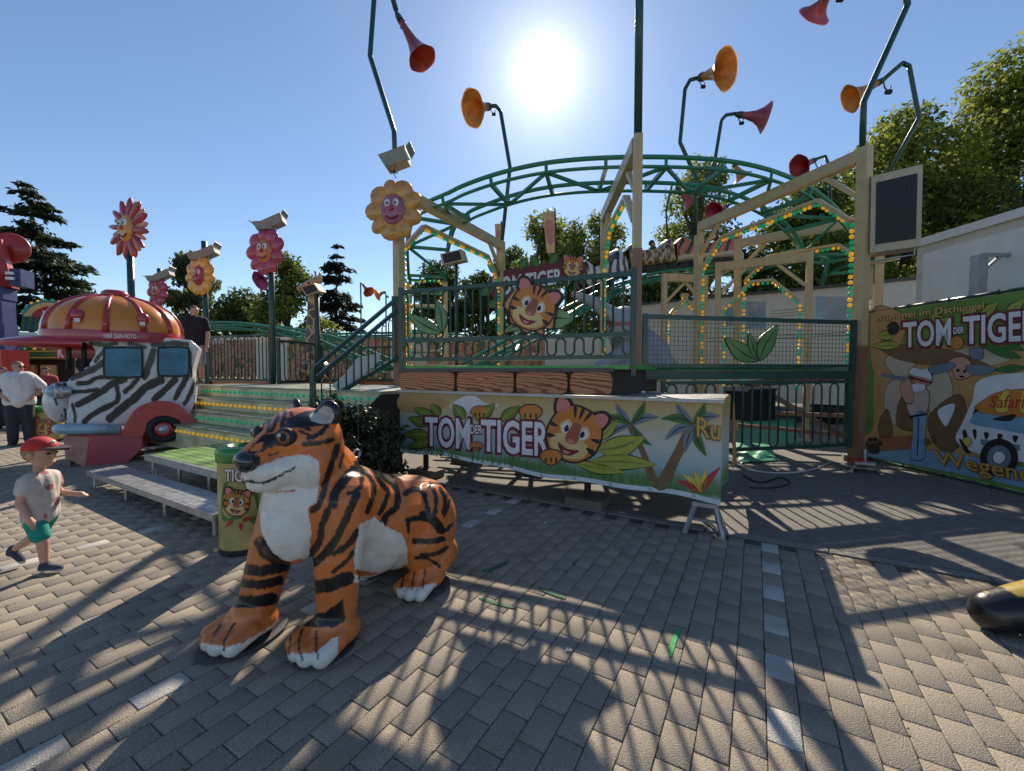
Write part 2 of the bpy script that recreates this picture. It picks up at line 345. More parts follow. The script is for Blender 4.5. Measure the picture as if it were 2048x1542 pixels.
def tree(name, label, base, h, rx, n, size, dark, light, nclump=22, bare=.3, cat='tree', group=None, shape=1.0, sx=1.0, seed=0, drop=0.0, tw=.03):
    rs = random.Random(seed); b = Vector(base); t = thing(name, label, cat, b, group); tr = MB(); tr.tube([b + Vector((rs.uniform(-.1, .1) * i, rs.uniform(-.1, .1) * i, h * .9 * i / 5)) for i in range(6)], [h * tw * (1 - .17 * i) for i in range(6)], 8)
    cl = []
    for i in range(nclump):
        u = (i + rs.random()) / nclump; z = h * (bare + (1 - bare) * u); w = rx * (math.sin(math.pi * min(1, (u * .82 + .18))) ** .6) * (1 - .35 * u * shape); a = rs.uniform(0, 6.28); r = w * math.sqrt(rs.random()) * .8; s = rx * rs.uniform(.2, .4)
        c = (b.x + math.cos(a) * r * sx, b.y + math.sin(a) * r, b.z + z - s * .4, s * 1.15, s * 1.15, s * .8); cl.append(c)
        if i % 2 == 0: tr.tube([b + Vector((0, 0, max(.2, z - s * 1.4) * .8)), Vector((b.x + (c[0] - b.x) * .5, b.y + (c[1] - b.y) * .5, b.z + z * .86)), Vector(c[:3])], [h * .011, h * .008, h * .003], 5)
    part(tr, 'trunk', m_bark, t, True); V, Fq, C = leaves(cl, n, size, dark, light, drop=drop); link('crown', mesh_np('crown', V - np.array(b), Fq, m_leaf, cols=C), t); return t
def conifer(name, label, base, h, rx, dark, light, tiers=16, size=.2, seed=0, lean=0.0, gap=.0, group=None):
    rs = random.Random(seed); b = Vector(base); t = thing(name, label, 'tree', b, group); tr = MB(); tr.tube([b + Vector((lean * (i / 6) ** 2, 0, h * i / 6)) for i in range(7)], [h * .022 * (1.02 - i / 6) for i in range(7)], 8); Vs, Cs = [], []
    for k in range(tiers):
        u = k / (tiers - 1); z = h * (.1 + .88 * u) + rs.uniform(-.25, .25); R = rx * (1 - u) ** .75 + .25
        for j in range(rs.randint(4, 7)):
            a = rs.uniform(0, 6.28); L_ = R * rs.uniform(.55, 1.12); m = max(10, int(L_ * 46 / (size / .2))); s = RNG.uniform(.12, 1, m) ** .8; cx = lean * (z / h) ** 2
            dz = L_ * (.10 * s - .30 * s ** 2 + .14 * s ** 4); P = np.stack([b.x + cx + math.cos(a) * L_ * s, b.y + math.sin(a) * L_ * s, b.z + z + dz], 1)
            spread = .16 * L_ * (1.1 - s)[:, None] + .07; P = P + RNG.normal(size=(m, 3)) * spread * np.array([1, 1, .45])
            tt = np.stack([math.cos(a) + RNG.normal(size=m) * .5, math.sin(a) + RNG.normal(size=m) * .5, -.45 + RNG.normal(size=m) * .35], 1); tt /= np.linalg.norm(tt, axis=1)[:, None]; bb = np.cross(tt, RNG.normal(size=(m, 3))); bb /= np.linalg.norm(bb, axis=1)[:, None]
            sz = (size * RNG.uniform(.5, 1.3, m))[:, None]; Vs.append(np.stack([P - tt * sz, P - bb * sz * .33, P + tt * sz, P + bb * sz * .33], 1).reshape(-1, 3)); f = RNG.uniform(0, 1, m)[:, None]; Cs.append(np.repeat(np.array(dark) * (1 - f) + np.array(light) * f, 4, 0))
            if j % 2 == 0: tr.tube([(b.x + cx, b.y, b.z + z), (b.x + cx + math.cos(a) * L_ * .5, b.y + math.sin(a) * L_ * .5, b.z + z - L_ * .02), (b.x + cx + math.cos(a) * L_ * .9, b.y + math.sin(a) * L_ * .9, b.z + z - L_ * .1)], [.035, .025, .01], 4)
    part(tr, 'trunk', m_bark, t, True); V = np.concatenate(Vs); link('crown', mesh_np('crown', V - np.array(b), np.arange(len(V)).reshape(-1, 4), m_leaf, cols=np.concatenate(Cs)), t); return t
def at(x, Y): return Vector(((x - 1024) / FPX * Y, Y, 0))
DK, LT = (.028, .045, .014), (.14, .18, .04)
conifer('spruce_tree', 'tall dark spruce with broad drooping limbs at far left', at(112, 23), 11.9, 3.8, (.012, .022, .012), (.05, .068, .03), 26, .22, 3, lean=-1.3)
conifer('pine_tree', 'dark open conifer behind the giraffe figure', at(672, 27), 9.6, 2.4, (.015, .022, .016), (.05, .055, .035), 24, .2, 5, lean=.2)
tree('birch_tree', 'thin drooping birch behind the yellow flower sign', at(392, 26), 9.0, 2.36, 8840, 0.101, (.03, .042, .02), (.1, .12, .05), 20, .35, seed=11, drop=.9)
tree('lime_tree', 'sunlit green tree right of the pink flower sign', at(580, 23), 8.0, 2.48, 9520, 0.117, (.03, .05, .012), (.15, .19, .04), 22, .25, seed=12)
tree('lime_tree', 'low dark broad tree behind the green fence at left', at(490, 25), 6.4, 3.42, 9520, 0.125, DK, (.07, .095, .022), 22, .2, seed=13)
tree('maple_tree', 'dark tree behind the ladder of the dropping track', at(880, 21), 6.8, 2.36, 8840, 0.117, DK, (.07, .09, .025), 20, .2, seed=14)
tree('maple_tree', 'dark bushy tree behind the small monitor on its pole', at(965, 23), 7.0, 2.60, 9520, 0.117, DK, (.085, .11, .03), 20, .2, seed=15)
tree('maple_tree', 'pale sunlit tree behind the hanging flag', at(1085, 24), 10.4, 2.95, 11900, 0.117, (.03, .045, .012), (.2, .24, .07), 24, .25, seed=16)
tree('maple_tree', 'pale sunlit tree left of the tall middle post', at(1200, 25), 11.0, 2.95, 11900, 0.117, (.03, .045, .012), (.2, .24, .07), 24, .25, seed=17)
tree('maple_tree', 'sunlit tree between the flag and the middle post, farther back', at(1140, 27), 11.2, 2.9, 9000, .12, (.03, .045, .012), (.2, .24, .07), 24, .25, seed=31)
tree('maple_tree', 'green tree right behind the ride title board', at(1025, 26), 9.2, 2.6, 8000, .12, (.03, .045, .012), (.16, .2, .05), 24, .2, seed=32)
tree('birch_tree', 'tall loose light green tree above the coaster train', at(1392, 23), 13.0, 3.07, 13940, 0.109, (.035, .05, .014), (.24, .28, .09), 26, .3, seed=18)
tree('oak_tree', 'low dark tree behind the riders in the train', at(1330, 20), 6.2, 3.25, 14949, .115, (.02, .03, .012), (.09, .12, .03), 22, .08, seed=19)
tree('oak_tree', 'dark dense tree behind the portal with the lit bulbs', at(1500, 20), 7.4, 3.25, 17250, .115, (.02, .03, .012), (.09, .12, .03), 22, .08, seed=20)
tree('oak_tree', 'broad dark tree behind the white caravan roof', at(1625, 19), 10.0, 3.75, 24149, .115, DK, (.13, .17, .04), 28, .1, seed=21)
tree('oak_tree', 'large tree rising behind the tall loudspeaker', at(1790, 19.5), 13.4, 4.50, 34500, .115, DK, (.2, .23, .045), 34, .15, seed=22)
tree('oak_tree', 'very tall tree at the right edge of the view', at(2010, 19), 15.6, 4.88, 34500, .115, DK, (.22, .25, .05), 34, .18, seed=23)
tree('oak_tree', 'dark tree between the loudspeaker and the right edge', at(1900, 22), 12.0, 4.50, 25299, .115, (.014, .024, .008), (.12, .15, .035), 28, .15, seed=24)
tree('oak_tree', 'big tree beyond the right edge of the banner', at(2200, 20), 14.0, 4.88, 20700, .115, DK, (.2, .23, .045), 26, .18, seed=25)
# dark shrub beside the stairs
SB = Vector((-2.02, 5.35, 0)); sh = thing('shrub', 'dark bushy shrub between the tiger statue and the stairs', 'shrub', SB); cl = []
for i in range(34): cl.append((SB.x + random.uniform(-.5, .5), SB.y + random.uniform(-.2, .25) - .12 * 0, random.uniform(.12, 1.14), .22, .2, .2))
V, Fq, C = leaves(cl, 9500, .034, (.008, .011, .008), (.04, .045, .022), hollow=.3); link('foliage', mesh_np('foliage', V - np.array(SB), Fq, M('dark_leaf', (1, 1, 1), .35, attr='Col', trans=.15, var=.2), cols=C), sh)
st = MB()
for i in range(14): a = random.uniform(0, 6.3); st.tube([SB, SB + Vector((.2 * math.cos(a), .1 * math.sin(a), .5)), SB + Vector((.45 * math.cos(a), .2 * math.sin(a), 1.1))], [.018, .012, .004], 5)
part(st, 'stems', m_bark, sh, True)
# far belt of trees closing the horizon
cl = []
for i in range(120):
    x = -62 + i * 1.05 + random.uniform(-.6, .6); h = random.uniform(1.6, 4.6) * (1.25 if x > 14 else 1); yy = 44 - abs(x) * .12 + random.uniform(-3, 3); cl.append((x, yy, h * .5, 1.6, 1.6, h * .55)); cl.append((x + random.uniform(-1, 1), yy + 1, h * .9, 1.1, 1.1, .8))
V, Fq, C = leaves(cl, 26000, .3, (.02, .03, .012), (.09, .11, .035), hollow=.5); solo(MB(), 'x', None, None, None, (0, 0, 0)) if False else tagit(link('far_wood', mesh_np('far_wood', V, Fq, m_leaf, cols=C)), 'distant belt of green woodland closing the horizon', 'woodland', None, 'stuff')
# ================================================================== ride: colours
m_cream = M('cream_steel', (.56, .4, .2), .42, var=.1, scale=3, dirt=.25, coat=.15)
m_brown = M('brown_steel', (.3, .135, .075), .5, var=.18, scale=6, dirt=.3)
m_green = M('green_steel', (.014, .2, .1), .35, var=.12, scale=4, coat=.25, dirt=.15)
m_dgreen = M('dark_green_steel', (.010, .055, .042), .38, var=.15, scale=5, coat=.25, dirt=.15)
m_lgreen = M('bright_green_paint', (.06, .36, .06), .4, var=.15, scale=4, coat=.2)
m_black = M('black_rubber', (.012, .012, .013), .6); m_grey = M('grey_plastic', (.3, .28, .25), .5, dirt=.25, scale=8); m_galv = M('galvanised', (.42, .42, .42), .42, .75, var=.2, scale=12, bump=.15)
m_white = M('white_paint', (.74, .74, .72), .45, var=.05, dirt=.12); m_gold = M('gold_print', (.62, .33, .05), .5); m_maroon = M('maroon_print', (.16, .012, .028), .5)
m_by = M('yellow_bulb', (.95, .5, .02), .25, emit=.22, var=.05); m_bg = M('green_bulb', (.0, .42, .2), .25, emit=.16, var=.05)
bulb_y = MB().sph((0, 0, 0), .036, 8, 5).mesh('bulb', (0, 0, 0), m_by, True); bulb_g = MB().sph((0, 0, 0), .036, 8, 5).mesh('bulb', (0, 0, 0), m_bg, True)
def bulbs_along(parent, pts, step=.1, start=0):
    k = start; P = [Vector(p) for p in pts]; rest = 0.0
    for a, b in zip(P[:-1], P[1:]):
        L_ = (b - a).length; d = rest
        while d < L_: put(bulb_y if (k // 2) % 2 else bulb_g, 'bulb', parent, a.lerp(b, d / L_)); k += 1; d += step
        rest = d - L_
    return k
LP = Vector((-2.08, 7.7, 0)); MP = Vector((1.74, 5.85, 0)); RP = Vector((5.56, 6.66, 0)); CEN = Vector((2.4, 16.1, 0))
# ================================================================== portals carrying the track
def portal(near, far, zt, z0, label, brown=0, zb=0.0, step=.1, w=.15):
    n = Vector(near); f = Vector(far); t = thing('portal_frame', label, 'portal frame', Vector((n.x, n.y, zb)), 'cream steel portals of the coaster'); d = (f - n).normalized(); s_ = Vector((-d.y, d.x, 0)); rz = math.atan2(d.y, d.x); Z = Vector((0, 0, 1))
    for q in (n, f):
        o = part(MB().box(q + Z * (zb + (zt - zb) / 2), (w, w, zt - zb), rz), 'post', m_cream, t)
        if brown and q is n: part(MB().box(q + Z * (zb + (brown - zb) / 2), (w + .012, w + .012, brown - zb), rz), 'painted_sleeve', m_brown, o)
        part(MB().box(q + Z * (zb + .012), (w * 2, w * 2, .024), rz), 'base_plate', m_galv, o)
    part(MB().bar(n + Z * (zt - .11) + d * (w / 2 + .002), f + Z * (zt - .11) - d * (w / 2 + .002), .14, .2), 'beam', m_cream, t)
    zs = zt - .62; c = .55; p0 = n + d * .16; p1 = f - d * .16; pth = [p0 + Z * z0, p0 + Z * (zs - c), p0 + d * c + Z * zs, p1 - d * c + Z * zs, p1 + Z * (zs - c), p1 + Z * z0]
    for a, b in ((1, 2), (2, 3), (3, 4)): part(MB().bar(pth[a] + Z * .07, pth[b] + Z * .07, .1, .06), 'light_rail', m_cream, t)
    for q, sg in ((n, 1), (f, -1)): part(MB().bar(q + Z * (zt - .75) + d * sg * .07, q + Z * (zt - .2) + d * sg * .62, .07, .07), 'knee_brace', m_cream, t)
    bulbs_along(t, pth, step); return t
def pol(r, ph): a = math.radians(ph); return CEN + Vector((r * math.sin(a), -r * math.cos(a), 0))
portal(LP, (-.28, 11.1, 0), 5.02, 1.7, 'portal frame with the orange flower at its near post', 2.85, 1.3)
portal(MP, (1.89, 8.67, 0), 4.86, 1.7, 'portal frame on the tall middle post in front of the train', 3.3, 1.3, w=.11)
portal(RP, (4.45, 10.0, 0), 5.12, 1.75, 'widest portal frame beside the large loudspeaker', 2.0, .06, .092)
portal((7.9, 9.0, 0), (5.85, 10.85, 0), 5.0, 1.2, 'portal frame behind the widest one, ending behind the loudspeaker', 0)
portal((6.75, 9.5, 0), (5.15, 10.45, 0), 4.3, 1.2, 'short portal frame in front of the caravan window', 0, w=.13)
portal((5.35, 11.6, 0), (4.15, 11.4, 0), 4.25, 1.2, 'small far portal frame below the tiger car', 0, w=.12)
# tall mast above the middle post
ms = MB(); ms.tube([MP + Vector((.0, 0, 4.86)), MP + Vector((0, 0, 9.2))], .055, 10); solo(ms, 'mast', m_dgreen, 'dark green mast rising out of view above the middle post', 'mast', MP + Vector((0, 0, 4.86)), smooth=True)
# ================================================================== tracks
def track(name, label, pts, gauge=1.0, n=10, tie=.95, drop=.17, r=.042, chord=True, mat=None):
    mat = mat or m_green; P = [Vector(p) for p in cr(pts, n)]; t = thing(name, label, 'coaster track', P[0]); Lr, Rr, Ll, Rl = [], [], [], []
    for i, p in enumerate(P):
        d = P[min(i + 1, len(P) - 1)] - P[max(i - 1, 0)]; sd = Vector((d.y, -d.x, 0)).normalized() * gauge / 2; up = sd.cross(d).normalized(); up = up if up.z > 0 else -up
        Lr.append(p - sd); Rr.append(p + sd); Ll.append(p - sd - up * drop); Rl.append(p + sd - up * drop)
    part(MB().tube(Lr, r, 7), 'rail', mat, t, True); part(MB().tube(Rr, r, 7), 'rail', mat, t, True)
    if chord: part(MB().tube(Ll, r * .75, 6), 'lower_chord', mat, t, True); part(MB().tube(Rl, r * .75, 6), 'lower_chord', mat, t, True)
    acc = 0; last = None; k = 0
    for i in range(1, len(P)):
        acc += (P[i] - P[i - 1]).length
        if acc >= tie or i == 1:
            acc = 0; q = MB()
            if chord: q.bar(Ll[i], Rl[i], .07, .07); q.bar(Ll[i], Lr[i], .05, .05); q.bar(Rl[i], Rr[i], .05, .05)
            else: q.bar(Lr[i] - Vector((0, 0, .03)), Rr[i] - Vector((0, 0, .03)), .07, .06)
            part(q, 'cross_tie', mat, t)
            if last is not None and chord: part(MB().bar(Ll[last] if k % 2 else Rl[last], Rl[i] if k % 2 else Ll[i], .055, .055), 'diagonal_brace', mat, t)
            last = i; k += 1
    return t
arc = [tuple(pol(8.05, ph)) [:2] + (5.42 - .0009 * max(0, abs(ph) - 8) ** 2,) for ph in range(-28, 41, 4)]
track('upper_track', 'arched green truss track sweeping across the top of the ride', [(-2.35, 11.6, 4.25), (-2.1, 10.5, 4.8), (-1.75, 9.65, 5.2)] + arc + [(8.6, 10.6, 4.5), (9.2, 11.6, 4.1)], 1.0, 5)
track('drop_track', 'steep green ladder of track dropping behind the orange flower post', [(-2.35, 11.65, 4.2), (-2.5, 12.3, 3.6), (-2.8, 13.2, 2.9), (-3.2, 14.6, 2.1), (-3.9, 16.5, 1.6)], .95, 8, tie=.42, chord=False)
track('lift_track', 'green inclined track carrying the animal train', [tuple(PX(940, 728, 9.6)), tuple(PX(1080, 652, 10.8)), tuple(PX(1180, 597, 12)), tuple(PX(1275, 556, 13)), tuple(PX(1390, 541, 13.3)), tuple(PX(1500, 528, 13.2)), tuple(PX(1600, 505, 12.6)), (9.6, 11.9, 5.0)], .8, 6, tie=.7)
track('low_track', 'low green track curving away behind the left fence', [tuple(PX(400, 648, 15)), tuple(PX(520, 650, 14)), tuple(PX(640, 672, 12.6)), tuple(PX(720, 704, 11.6)), tuple(PX(800, 735, 11))], 1.0, 6)
track('low_track', 'flat green track behind the stair handrail', [tuple(PX(620, 672, 16)), tuple(PX(800, 668, 15)), tuple(PX(930, 672, 15.5))], 1.0, 5)
track('ground_track', 'green track ring at floor height behind the mesh railing', [tuple(pol(8.4, ph))[:2] + (1.66,) for ph in range(-26, 46, 6)], 1.0, 4, tie=1.2)
for q in ((-2.4, 11.65), (-3.5, 15.4)):
    z = 4.1 if q[1] < 12 else 1.7; t = thing('track_support', 'cream ladder support under the dropping track' + (', nearer one' if z > 2 else ', farther one'), 'track support', (q[0], q[1], 0))
    for s_ in (-.52, .52): part(MB().box((q[0] + s_, q[1] + .1, z / 2), (.12, .12, z)), 'post', m_cream, t)
    for zz in np.arange(.5, z, .42): part(MB().box((q[0], q[1] + .1, zz), (.92, .07, .07)), 'rung', m_cream, t)
    bulbs_along(t, [(q[0] - .42, q[1], 1.5), (q[0] - .42, q[1], z), (q[0] + .42, q[1], z), (q[0] + .42, q[1], 1.5)], .13)
# ================================================================== railings
def hoop_unit(d, h, r=.014):
    p = [(0, 0, d * .5)] + [(0, 0, h - d / 2)] + [(d / 2 - d / 2 * math.cos(a), 0, h - d / 2 + d / 2 * math.sin(a)) for a in np.linspace(.3, math.pi - .3, 5)] + [(d, 0, h - d / 2), (d, 0, d / 2)] + [(1.5 * d - d / 2 * math.cos(a), 0, d / 2 - d / 2 * math.sin(a)) for a in np.linspace(.3, math.pi - .3, 5)] + [(2 * d, 0, d / 2)]
    return MB().tube(p, r, 6).mesh('bar', (0, 0, 0), m_dgreen, True)
def hoops(parent, A, B, z0, z1, d=.14, r=.014):
    A = Vector(A); B = Vector(B); L_ = (B - A).length; n = max(1, int(L_ / (2 * d))); d2 = L_ / (2 * n + .0001) ; me = hoop_unit(d2, z1 - z0, r); rz = math.atan2(B.y - A.y, B.x - A.x)
    for i in range(n): put(me, 'bar', parent, A.lerp(B, i / n) + Vector((0, 0, z0)), (0, 0, rz))
def rail_panel(name, label, A, B, rails, hp, posts=True, d=.14, w=.05, zp=None):
    A = Vector(A); B = Vector(B); t = thing(name, label, 'railing', A + Vector((0, 0, rails[0])))
    for z in rails: part(MB().bar(A + Vector((0, 0, z)), B + Vector((0, 0, z)), w, w * 1.1), 'rail', m_dgreen, t)
    if posts:
        for q in (A, B): part(MB().box(q + Vector((0, 0, (rails[0] + rails[-1]) / 2 - .08)), (w * 1.2, w * 1.2, rails[-1] - rails[0] + .3)), 'post', m_dgreen, t)
    for z0, z1 in hp: hoops(t, A, B, z0 + w / 2, z1 - w / 2, d)
    return t
dL = (MP - LP).normalized(); A_ = Vector((-1.636, 6.15, 0)); B_ = Vector((1.44, 4.95, 0)); RPL = Plane(A_, B_)
fr = rail_panel('front_railing', 'dark green hooped railing in front of the ride between two posts', A_, B_, [1.77, 2.04, 2.755], [(1.77, 2.04), (2.04, 2.755)], d=.115)
# raised floor behind it and the painted log risers
fl = thing('raised_floor', 'bright green edged raised floor of the ride behind the railing', 'ride floor', AB(3, 2.2, 1.6))
bk = VV * 1.4
part(MB().prism([A_ + Vector((0, 0, 1.62)), B_ + Vector((0, 0, 1.62)), B_ + bk + Vector((0, 0, 1.62)), A_ + bk + Vector((0, 0, 1.62))], (0, 0, .05)), 'floor_edge', m_lgreen, fl)
part(MB().prism([A_ + Vector((0, .03, 1.302)), B_ - (B_ - A_) * .07 + Vector((0, .03, 1.302)), B_ + bk + Vector((0, 0, 1.302)), A_ + bk + Vector((0, 0, 1.302))], (0, 0, .315)), 'floor_core', M('dark_print', (.06, .045, .035), .7), fl)
def woodmat():
    m = M('painted_wood', (.4, .12, .06), .45, var=.2, scale=2, coat=.2); nt = m.node_tree; N = nt.nodes; L = nt.links; t = N.new('ShaderNodeTexCoord'); mp = N.new('ShaderNodeMapping'); mp.inputs['Scale'].default_value = (1.2, 1.2, 6); L.new(t.outputs['Object'], mp.inputs[0]); wv = N.new('ShaderNodeTexWave'); wv.wave_type = 'RINGS'; wv.inputs['Scale'].default_value = 2.2; wv.inputs['Distortion'].default_value = 5; wv.inputs['Detail'].default_value = 2; wv.inputs['Detail Scale'].default_value = 1.4; L.new(mp.outputs[0], wv.inputs[0])
    rp = N.new('ShaderNodeValToRGB'); rp.color_ramp.elements[0].color = (.24, .055, .02, 1); rp.color_ramp.elements[1].color = (.6, .23, .09, 1); rp.color_ramp.elements[0].position = .1; rp.color_ramp.elements[1].position = .55; L.new(wv.outputs[0], rp.inputs[0]); L.new(rp.outputs[0], N['Principled BSDF'].inputs['Base Color']); return m
m_wood = woodmat()
lg = thing('log_riser', 'row of painted wooden log blocks under the front railing', 'riser', AB(3, 1.2, 1.3))
for x0, x1 in ((803, 911), (916, 1029), (1034, 1136), (1141, 1225)):
    a = RPL(x0, 785, .0); b = RPL(x1, 785, .0); c = (a + b) / 2; c.z = 1.447; rz = math.atan2(b.y - a.y, b.x - a.x); q = MB(); L_ = (Vector((b.x, b.y, 0)) - Vector((a.x, a.y, 0))).length
    R = Matrix.Rotation(rz, 3, 'Z'); prof = cr([(-L_ / 2 + .05, -.13), (0, -.14), (L_ / 2 - .05, -.13), (L_ / 2 - .01, -.08), (L_ / 2, 0), (L_ / 2 - .01, .08), (L_ / 2 - .05, .13), (0, .14), (-L_ / 2 + .05, .13), (-L_ / 2 + .01, .08), (-L_ / 2, 0), (-L_ / 2 + .01, -.08)], 3, True)
    q.prism([c + R @ Vector((x, 0, z)) + RPL.n * .035 for x, z in prof], -RPL.n * .06); part(q, 'log_block', m_wood, lg)
part(MB().bar(RPL(803, 740, .012), RPL(1228, 740, .012), .1, .05), 'cap_strip', M('grey_cap', (.1, .09, .085), .6), lg)
# ================================================================== front deck with its printed skirt
dk = thing('front_deck', 'ribbed metal deck in front of the ride behind the printed skirt', 'deck', AB(2, .8, 0))
for i in range(9):
    b0 = .03 + i * .175
    part(MB().bar(AB(-.12, b0 + .08, 1.285), AB(min(4.1, 4.1 - 0 * i), b0 + .08, 1.285), .165, .03), 'deck_plank', m_galv, dk)
for a in (-.05, 1.3, 2.7, 4.0): part(MB().bar(AB(a, .05, 1.2), AB(a, 1.55, 1.2), .08, .12), 'joist', m_galv, dk)
for a, b in ((1.3, .25), (3.9, .3), (2.6, 1.3), (3.95, 1.4)): part(MB().box(AB(a, b, .6), (.07, .07, 1.14)), 'deck_leg', m_black, dk); part(MB().box(AB(a, b, .05), (.45, .32, .1), -_a), 'timber_pad', M('old_timber', (.16, .13, .1), .9, bump=.4), dk)  # legs coloured black to stand for the shade beneath the deck
SKP = Plane(AB(-.14, -.012), AB(4.12, -.012))
def skirtmat(name, zlo, zhi):
    m = M(name, (.8, .75, .6), .5, var=.05, scale=3); nt = m.node_tree; N = nt.nodes; L = nt.links; t = N.new('ShaderNodeTexCoord'); sp = N.new('ShaderNodeSeparateXYZ'); L.new(t.outputs['Object'], sp.inputs[0]); mr = N.new('ShaderNodeMapRange'); mr.inputs['From Min'].default_value = zlo; mr.inputs['From Max'].default_value = zhi
    ns = N.new('ShaderNodeTexNoise'); ns.inputs['Scale'].default_value = 5; L.new(t.outputs['Object'], ns.inputs['Vector']); ad = N.new('ShaderNodeMath'); ad.operation = 'MULTIPLY_ADD'; L.new(ns.outputs['Fac'], ad.inputs[0]); ad.inputs[1].default_value = .22; L.new(sp.outputs['Z'], ad.inputs[2]); L.new(ad.outputs[0], mr.inputs['Value'])
    rp = N.new('ShaderNodeValToRGB'); e = rp.color_ramp.elements; e[0].position = 0; e[0].color = (.3, .4, .34, 1); e[1].position = 1; e[1].color = (.5, .34, .13, 1)
    for p_, c_ in ((.05, (.10, .22, .06, 1)), (.17, (.13, .25, .1, 1)), (.3, (.3, .42, .46, 1)), (.55, (.5, .5, .45, 1)), (.78, (.52, .44, .24, 1)), (.9, (.5, .37, .15, 1))): q = e.new(p_); q.color = c_
    L.new(mr.outputs[0], rp.inputs[0]); L.new(rp.outputs[0], N['Principled BSDF'].inputs['Base Color']); return m
m_skirt = skirtmat('skirt_print', .12, 1.1)
sk = thing('printed_skirt', 'long printed jungle banner skirt reading TOM DER TIGER under the deck', 'banner', AB(2, 0, .3))
bot = lambda a: .305 + .028 * (a + .14) + .02 * math.sin(a * 2.4 + .6) + .012 * math.sin(a * 6.1)
na = 44; q = MB()
for i in range(na + 1):
    a = -.14 + 4.26 * i / na; q.v += [tuple(AB(a, -.012, bot(a) + .045)), tuple(AB(a, -.012, 1.3))]
q.f = [(2 * i, 2 * i + 1, 2 * i + 3, 2 * i + 2) for i in range(na)]; k = len(q.v)
for i in range(9):
    b = -.012 + 1.6 * i / 8; q.v += [tuple(AB(-.14 + .02 * math.sin(b * 5), b, .35 + .02 * math.sin(b * 4))), tuple(AB(-.14, b, 1.3))]
q.f += [(k + 2 * i, k + 2 * i + 2, k + 2 * i + 3, k + 2 * i + 1) for i in range(8)]
part(q, 'banner_cloth', m_skirt, sk, label='printed cloth with sky, grass and palm scenery')
q = MB()
for i in range(na + 1):
    a = -.14 + 4.26 * i / na; q.v += [tuple(AB(a, -.014, bot(a) - .002)), tuple(AB(a, -.014, bot(a) + .047))]
q.f = [(2 * i, 2 * i + 1, 2 * i + 3, 2 * i + 2) for i in range(na)]; hem = part(q, 'hem', M('hem_white', (.62, .66, .7), .6), sk)
ey = MB().lathe([(.008, 0), (.015, 0), (.016, .003)], (0, 0, 0), (0, -1, 0), 10).mesh('eyelet', (0, 0, 0), m_galv, True)
for a in np.arange(.1, 4.1, .42): put(ey, 'eyelet', sk, AB(a, -.019, bot(a) + .024), (0, 0, -_a))
part(MB().bar(AB(-.16, -.03, 1.31), AB(4.14, -.03, 1.31), .05, .035), 'edge_trim', m_galv, sk)
m_or = M('print_orange', (.6, .2, .035), .5); m_dk = M('print_black', (.015, .012, .012), .5); m_wh = M('print_white', (.72, .7, .72), .5); m_pk = M('print_pink', (.62, .2, .17), .5); m_cr = M('print_cream', (.68, .5, .2), .5); m_nose = M('print_nose', (.34, .09, .05), .5); m_lf = M('print_leaf', (.16, .22, .03), .5); m_lf2 = M('print_leaf_light', (.36, .36, .05), .5); m_lf3 = M('print_leaf_green', (.05, .15, .03), .5); m_rd = M('print_red', (.45, .03, .03), .5); m_yl = M('print_yellow', (.7, .5, .06), .5); m_bl = M('print_blue', (.2, .36, .5), .5); m_br = M('print_brown', (.2, .1, .045), .5); m_tan = M('print_tan', (.5, .28, .1), .5); m_gy = M('print_greyblue', (.16, .2, .25), .5)
